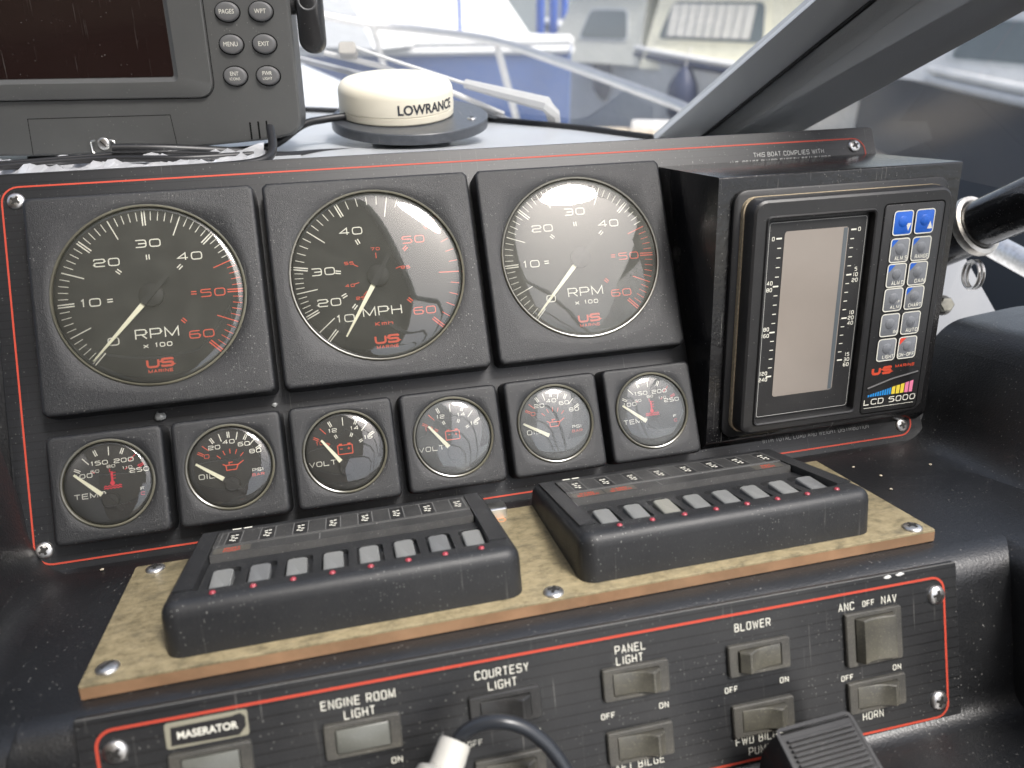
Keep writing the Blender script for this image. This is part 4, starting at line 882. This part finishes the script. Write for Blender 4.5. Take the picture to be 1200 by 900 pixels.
# ------------------------------------------------------------------ fore deck and bow rail of this boat
fd_ = thing('foredeck', 'white moulded fore deck outside the windscreen', 'deck', Matrix.Translation((0,1.5,-.4)))
hullp = [(-2300,-300),(-2200,2600),(-1500,4200),(-700,5000),(-300,5000),(300,4000),(760,2600),(900,1200),(960,-300),(-2300,-300)]
mb = MB(); mb.loft([[(x*.9-60,y,-2100) for x, y in hullp], [(x,y,-430) for x, y in hullp]]); mb.build('hull', 'gel_white', fd_, Matrix.Identity(4), ang=25)
cab = [(-1500,640),(-1450,1500),(-1000,2000),(-500,2100),(-150,1900),(60,1400),(150,900),(290,560),(380,330),(372,196),(354,206),(312,270),(247,342),(160,408),(73,464),(-150,552),(-520,622)]
mb = MB(); mb.loft([[(x,y,-431) for x, y in cab], [(x,y,-10) for x, y in cab], [(x*.985,y*.985+8,6) for x, y in cab]]); mb.build('cabin_top', 'gel_white', fd_, Matrix.Identity(4), ang=30)
br = thing('bow_rail', 'stainless steel bow rail curving past the windscreen', 'rail', Matrix.Translation((.3,2.6,-.4)))
tr_ = [at_d(330,8,2750), at_d(430,28,2800), at_d(500,36,2750), at_d(580,48,2600), at_d(660,74,2350), at_d(740,103,2100), at_d(800,126,1950), at_d(860,155,1800)]
mb = MB(); mb.tube(smooth_path(tr_, 5), 13, 10); mb.build('top_rail', 'steel', br, Matrix.Identity(4))
for tx, ty, bx_, by_, dd_ in ((437,30,452,86,2790), (581,48,606,142,2600)):
    t_, c_ = at_d(tx,ty,dd_), at_d(bx_,by_,dd_); d_ = (c_-t_)/(t_.z-c_.z); e_ = t_ + d_*(t_.z+428)
    mb = MB(); mb.tube([t_, e_], 11.5, 10); mb.build('stanchion', 'steel', br, Matrix.Identity(4))

# ------------------------------------------------------------------ boats alongside
def boat_frame(px, dist, heading_deg):
    p = at_d(px, 40, dist); h = rad(heading_deg)
    return frame((p.x, p.y, -2050), (math.sin(h), math.cos(h), 0), (-math.cos(h), math.sin(h), 0), (0,0,1))
def hull_mb(Lh, B, zs, zb, flare=.75, n_=24):
    """bow at x=0 pointing to -x; returns hull shell + deck outline"""
    rings = []; sheer = []
    for i in range(n_+1):
        t_ = i/n_; x = Lh*t_; hb = B/2*(1-(1-min(1,t_/.55))**2.0)*.98 + 12; zz = zs + (zb-zs)*(1-t_)**2
        rings.append([(x+ (0 if i else 0), s_*hb*k, z_*zz - (160 if z_ == 0 else 0)) for s_, k, z_ in ((-1,1,1),(-1,.95,.6),(-1,flare,.25),(-1,flare*.8,0),(1,flare*.8,0),(1,flare,.25),(1,.95,.6),(1,1,1))])
        sheer.append((x, hb, zz))
    return rings, sheer
def boat(name, label, M, Lh, B, zs, zb, hm, dm, rub):
    t = thing(name, label, 'boat', M); rings, sheer = hull_mb(Lh, B, zs, zb)
    mb = MB(); mb.loft(rings, True, True, closed=False); mb.build('hull', hm, t, M, ang=50)
    mb = MB(); mb.loft([[(x,-hb,z+4),(x,0,z+60),(x,hb,z+4)] for x, hb, z in sheer], False, False, closed=False); mb.build('deck', dm, t, M, ang=60)
    for s_ in (-1, 1):
        mb = MB(); mb.tube([(x, s_*(hb+4), z-30) for x, hb, z in sheer], 26, 8); mb.build('rub_rail', rub, t, M)
        mb = MB(); mb.tube([(x, s_*(hb-6), z+24) for x, hb, z in sheer], 26, 8); mb.build('toe_rail', dm, t, M)
    return t, sheer
def cabin(t, M, x0, x1, w, z0, z1, m, roof, wins, rake=(260,60)):
    mb = MB(); hw = w/2
    mb.loft([[(x0,-hw,z0),(x1,-hw,z0),(x1,hw,z0),(x0,hw,z0)], [(x0+rake[0],-hw*.86,z1),(x1-rake[1],-hw*.86,z1),(x1-rake[1],hw*.86,z1),(x0+rake[0],hw*.86,z1)]]); c_ = mb.build('cabin', m, t, M, smooth=False)
    mb = MB(); mb.loft([[(x, y, z) for x, y in rrect((x0+rake[0]+x1-rake[1])/2, 0, x1-x0-rake[0]-rake[1]+160, w*.86+140, 120, 3)] for z in (z1+1, z1+60)]); mb.build('roof', roof, t, M)
    for (wx0, wx1, wz0, wz1, cur) in wins:
        for s_ in (-1, 1):
            def yy(z): return s_*(hw - (hw*.14)*(z-z0)/(z1-z0))
            pts = [(wx0,wz0),(wx1,wz0),(wx1-60,wz1),(wx0+90,wz1)]; pts = arcs(pts, 55, 4, True)
            mb = MB(); mb.loft([[(x, yy(z)+s_*o_, z) for x, z in pts] for o_ in (2, 14)]); wn_ = mb.build('window', 'window_dark', c_, M, smooth=False)
            mb = MB(); big = [((x-(wx0+wx1)/2)*1.08+(wx0+wx1)/2, (z-(wz0+wz1)/2)*1.16+(wz0+wz1)/2) for x, z in pts]
            mb.loft([[(x, yy(z)+s_*o_, z) for x, z in big] for o_ in (-2, 8)]); mb.build('window_frame', roof if cur else 'hull_grey', wn_, M, smooth=False)
            if cur:
                k = int((wx1-wx0-160)/90)
                for i in range(k):
                    xa = wx0+90+i*90; mb = MB(); mb.loft([[(xa+q*17.6, yy(z)+s_*(26+6*math.sin(q*1.05)), z) for q in range(6)] for z in (wz0+25, wz1-20)], False, False, closed=False); mb.build('curtain', 'curtain', wn_, M)
    return c_
# cream cabin cruiser lying across, bow to the left and away
pb, ps = at_d(640,30,9800), at_d(870,70,8300); hv = (ps-pb); hdg = math.degrees(math.atan2(hv.x, hv.y))
MC = frame((pb.x,pb.y,-2050), (math.sin(rad(hdg)),math.cos(rad(hdg)),0), (-math.cos(rad(hdg)),math.sin(rad(hdg)),0), (0,0,1))
bt, sh = boat('cabin_cruiser', 'grey hulled cabin cruiser with cream cabin and curtained windows', MC, 7600, 2700, 1470, 1800, 'hull_grey', 'gel_white2', 'rub_blue')
cabin(bt, MC, 900, 2080, 2050, 1520, 2140, 'cabin_white', 'cabin_white', [(1330,1900,1740,1980,False)], (300,40))
cabin(bt, MC, 2130, 5600, 2150, 1510, 2190, 'cream', 'cream', [(2280,3300,1760,2060,True),(3500,5000,1760,2060,True)], (100,120))
mb = MB(); mb.tube([(500,0,1760),(500,0,2300)], 25, 8); mb.build('bow_post', 'steel', bt, MC)
for k, (x, s_) in enumerate(((1500,-1),(2700,-1))):
    hb = sh[int(x/7600*24)][1]+70; zt = sh[int(x/7600*24)][2]-80; Mf = MC @ Matrix.Translation((x*S, s_*hb*S, 0))
    f_ = thing('fender', 'round navy fender hanging from the grey hulled cruiser', 'fender', Mf, 'fenders on the cabin cruiser')
    mb = MB(); mb.lathe([(20,zt+30),(60,zt-10),(125,zt-110),(140,zt-230),(125,zt-360),(60,zt-450),(20,zt-480)], 20); mb.build('body', 'fender', f_, Mf)
    mb = MB(); mb.tube([(0,0,zt+20),(0,-s_*60,zt+170)], 10, 6); mb.build('rope', 'curtain', f_, Mf)
# blue hulled boat ahead
pb, ps = at_d(668,80,5600), at_d(380,60,7000); hv = ps-pb; hdg = math.degrees(math.atan2(hv.x, hv.y))
MBt = frame((pb.x,pb.y,-2050), (math.sin(rad(hdg)),math.cos(rad(hdg)),0), (-math.cos(rad(hdg)),math.sin(rad(hdg)),0), (0,0,1))
bt, sh = boat('motor_boat', 'blue hulled motor boat with white superstructure ahead of the windscreen', MBt, 6800, 2500, 1800, 1840, 'hull_blue', 'gel_white2', 'gel_white2')
cabin(bt, MBt, 900, 5400, 1900, 1840, 2500, 'gel_white2', 'gel_white2', [(1900,2900,2050,2300,False),(3100,4100,2050,2300,False),(4300,5000,2050,2300,False)], (500,200))
for k in range(5):
    mb = MB(); x = 700+k*900; hb = sh[int(x/6800*24)][1]-60; mb.tube([(x, hb, 1800),(x, hb, 2450)], 14, 8); mb.build('rail_post', 'blue_paint', bt, MBt)
mb = MB(); mb.tube([(600, sh[3][1]-60, 2330)]+[(x, sh[int(x/6800*24)][1]-60, 2330) for x in (1600,2500,3400,4300)], 12, 8); mb.build('guard_rail', 'blue_paint', bt, MBt)
# mooring posts
for px, dist in ((633,9000),(648,8600),(540,8800),(576,9000),(660,10500)):
    p = at_d(px, 60, dist); Mm = Matrix.Translation((p.x*S, p.y*S, -2.05))
    t = thing('mooring_post', 'blue painted steel mooring post standing in the water between the boats', 'post', Mm, 'blue mooring posts')
    mb = MB(); mb.lathe([(45,-300),(45,3000),(40,3020)], 14); mb.build('pile', 'blue_paint', t, Mm)
    mb = MB(); mb.lathe([(52,3020),(52,3060),(10,3120)], 14, cap0=True); mb.build('cap', 'gel_white2', t, Mm)
# jetty
jt = thing('jetty', 'sand coloured jetty beyond the starboard bow', 'jetty', Matrix.Translation((3,3,-1)))
p1, p2 = at_z(640,150,-900), at_z(1000,160,-900)
ex = (p2-p1); ex.z = 0; ex.normalize(); ey = Vector((-ex.y, ex.x, 0)); Mj = frame((p1.x,p1.y,-900), ex, ey, (0,0,1))
for k in range(24):
    mb = MB(); mb.box(-400+k*180, -400+k*180+172, -900, 120, -60, random.uniform(-4,4)); mb.build('plank', 'jetty', jt, Mj, smooth=False)
for k in range(4):
    mb = MB(); mb.lathe([(90,-1500),(90,-62)], 12, (-300+k*1200,-300,0)); mb.build('pile', 'hull_grey', jt, Mj)
mb = MB(); mb.rr(900,40,420,60,20,[(0,1),(0,60),(10,75)],2); mb.build('edge_bar', 'gel_white2', jt, Mj)
# dark boat on the starboard side
pS = at_d(1160,140,4300); MS = frame((pS.x+1250,pS.y+3200,-2050), (.12,-.99,0), (.99,.12,0), (0,0,1))
bt, sh = boat('dark_motor_boat', 'dark hulled motor boat with white deck seen through the side window', MS, 8200, 2700, 1620, 1760, 'hull_navy', 'gel_white2', 'gel_white')
cabin(bt, MS, 1700, 5600, 1900, 1660, 2120, 'gel_white2', 'gel_white2', [(2100,3400,1800,2000,False),(3600,5000,1800,2000,False)], (600,200))

# ------------------------------------------------------------------ things at the right of the sounder
sd_ = thing('side_deck', 'grey moulded side ledge under the side window', 'ledge', Matrix.Translation((.47,0,0)))
def uv(x, y, u): d = ray(x, y); return CAMP + d*((u-CAMP.x)/d.x)
q1, q2, q3, q4 = at_d(1085,300,640), at_d(1130,300,660), at_d(1195,416,650), at_d(1080,420,600)
mb = MB(); nn = (q2-q1).cross(q4-q1).normalized(); mb.loft([[q1,q2,q3,q4],[p+nn*14 for p in (q1,q2,q3,q4)]]); mb.build('ledge', 'deck_grey', sd_, Matrix.Identity(4), smooth=False)
MX = frame(at_d(1108,357,585), AX[0], AX[1], AX[2])
bo = thing('hex_bolt', 'round bolt head on the grey ledge beside the sounder', 'bolt', MX)
mb = MB(); mb.lathe([(5.4,-4),(5.4,2),(4.6,2.8)], 6); mb.build('head', 'bolt_steel', bo, MX, smooth=False); mb = MB(); mb.lathe([(7.2,-5),(7.2,-3.6)], 20); mb.build('washer', 'steel_dark', bo, MX)
ta, tb = at_d(1062,300,610), at_d(1275,208,560)
tdir = (tb-ta).normalized(); sx_ = tdir.cross(Vector((0,0,1))).normalized(); MT = frame(ta, sx_, tdir.cross(sx_)*-1, tdir); LT = (tb-ta).length
tu = thing('grab_pole', 'glossy black tube with a worn steel collar beside the sounder', 'pole', MT)
mb = MB(); mb.lathe([(18,-20),(18,LT*.43)], 28); mb.build('socket', 'black_gloss', tu, MT)
mb = MB(); mb.lathe([(18.2,LT*.41),(20.3,LT*.415),(20.8,LT*.435),(20.3,LT*.455),(17.5,LT*.46),(16.2,LT*.455)], 32, cap0=False, cap1=False); mb.build('collar', 'collar_steel', tu, MT)
mb = MB(); mb.lathe([(16,LT*.3),(16,LT*.6),(16.4,LT*.8),(17.5,LT)], 28); mb.build('tube', 'black_gloss', tu, MT)
kr = at_d(1140,322,560); MK = frame(kr, AX[2], AX[1], -AX[0])
k_ = thing('split_ring', 'steel split ring hanging from the black tube', 'ring', MK)
for dx in (-1.6, 1.2):
    mb = MB(); mb.tube([(9*math.cos(a), 9*math.sin(a), dx) for a in [2*math.pi*i/24 for i in range(25)]], 1.1, 6); mb.build('coil', 'steel', k_, MK)
mb = MB(); mb.tube([at_d(1150,280,760), at_d(1220,318,720)], 10, 12); o = mb.build('steel_rail', 'steel', None); tag(o, 'straight stainless rail outside the side window behind the black tube', 'rail')

# ------------------------------------------------------------------ unseen cockpit, added and shaped for reflections in dials and screens
cv = thing('reflection_canopy', 'dark canvas canopy added out of view to shape the dial reflections', 'canopy', Matrix.Translation((-.8,-1.2,.78)))
def roof_pt(i, x):
    y0 = -150 - max(0, min(1, (x-60)/240))*750; y1 = -2385 + max(0, min(1, (x+100)/200))*825; y = y0 + (y1-y0)*i/12  # front and rear edges of the added roof follow what each dial should mirror
    return (x, y, 760 + 80*math.sin(math.pi*(x+2300)/2600) + 10*math.sin(i*math.pi/3))
xs_ = list(range(-2300, 301, 100))
mb = MB(); mb.loft([[roof_pt(i, x) for x in xs_] for i in range(13)], False, False, closed=False); mb.build('roof', 'canvas', cv, Matrix.Identity(4))
for i in (0, 6, 12):
    q = [roof_pt(i, x) for x in xs_]; mb = MB(); mb.tube([(x, y, z-14) for x, y, z in q]+[(420,q[-1][1],690),(480,q[-1][1]+6,560),(500,q[-1][1]+10,-200)], 12, 8); mb.build('hoop', 'steel', cv, Matrix.Identity(4))
bk_ = thing('reflection_bulkhead', 'red-brown timber bulkhead added out of view for the screen reflections', 'bulkhead', Matrix.Translation((-.8,-2.4,0)))  # unseen backdrop, sized for what the plotter screen and dials reflect
for k in range(12):
    mb = MB(); mb.box(-2300+k*192, -2300+k*192+188, -2420, -2390, -1100, 1000); mb.build('plank', 'mahogany', bk_, Matrix.Identity(4), smooth=False)
mb = MB(); mb.loft([[(-2300,y,-1100),(-2270,y,-1100),(-2270,y,760),(-2300,y,760)] for y in (-150,-2390)]); mb.build('side_blocker', 'seal', bk_, Matrix.Identity(4), smooth=False)  # unseen black sheet added to keep the left side dark in reflections

# ------------------------------------------------------------------ crumbs, chips and dabs of glue
def blob(name, M, r, label, cat, m, flat=.5):
    mb = MB(); rg = []
    for a in (-80,-45,-10,25,55,80):
        rr_, zz = math.cos(rad(a))*r, math.sin(rad(a))*r*flat
        rg.append([(rr_*math.cos(2*math.pi*i/9)*random.uniform(.7,1.3), rr_*math.sin(2*math.pi*i/9)*random.uniform(.5,1.2), zz+r*flat) for i in range(9)])
    mb.loft(rg); o = mb.build(name, m, None, M, ang=60); tag(o, label, cat); return o
def onU(x, y, w=0): d = ray(x, y); nU = W((0,0,1)); p0 = W((0,0,w)); return CAMP + d*((p0-CAMP).dot(nU)/d.dot(nU))
def onD(x, y, h=0): d = ray(x, y); p0 = BASE+ND*h; return CAMP + d*((p0-CAMP).dot(ND)/d.dot(ND))
FUo = lambda p: frame(p, W((1,0,0)), W((0,1,0)), W((0,0,1)))
FDo = lambda p: frame(p, (1,0,0), -DD, ND)
blob('glue_dab', FUo(onU(188,488)), 2.8, 'clear dab of glue above the small oil gauge beside the temperature gauge', 'glue', 'glue')
blob('glue_dab', FUo(onU(322,474)), 1.5, 'tiny dab of glue above the gap before the plain voltmeter', 'glue', 'glue')
for px, py in ((1032,558),(1044,574),(1090,545),(120,668),(1000,548)):
    blob('crumb', FDo(onD(px, py, .2)), .9, 'pale crumb lying on the black console shelf', 'crumb', 'crumb').__setitem__('group', 'crumbs on the shelf')
for px, py in ((1040,676),(1054,673)):
    o = blob('paint_chip', shift(FL0, 0,0,0), 1, '', 'chip', 'chip'); q = onL(px, py, .05); o.matrix_world = frame(q, (1,0,0), -DLv, NL); o.scale = (2.2, .8, .3); tag(o, 'bare chip on the top edge of the switch panel', 'chip', 'paint chips on the switch panel edge')
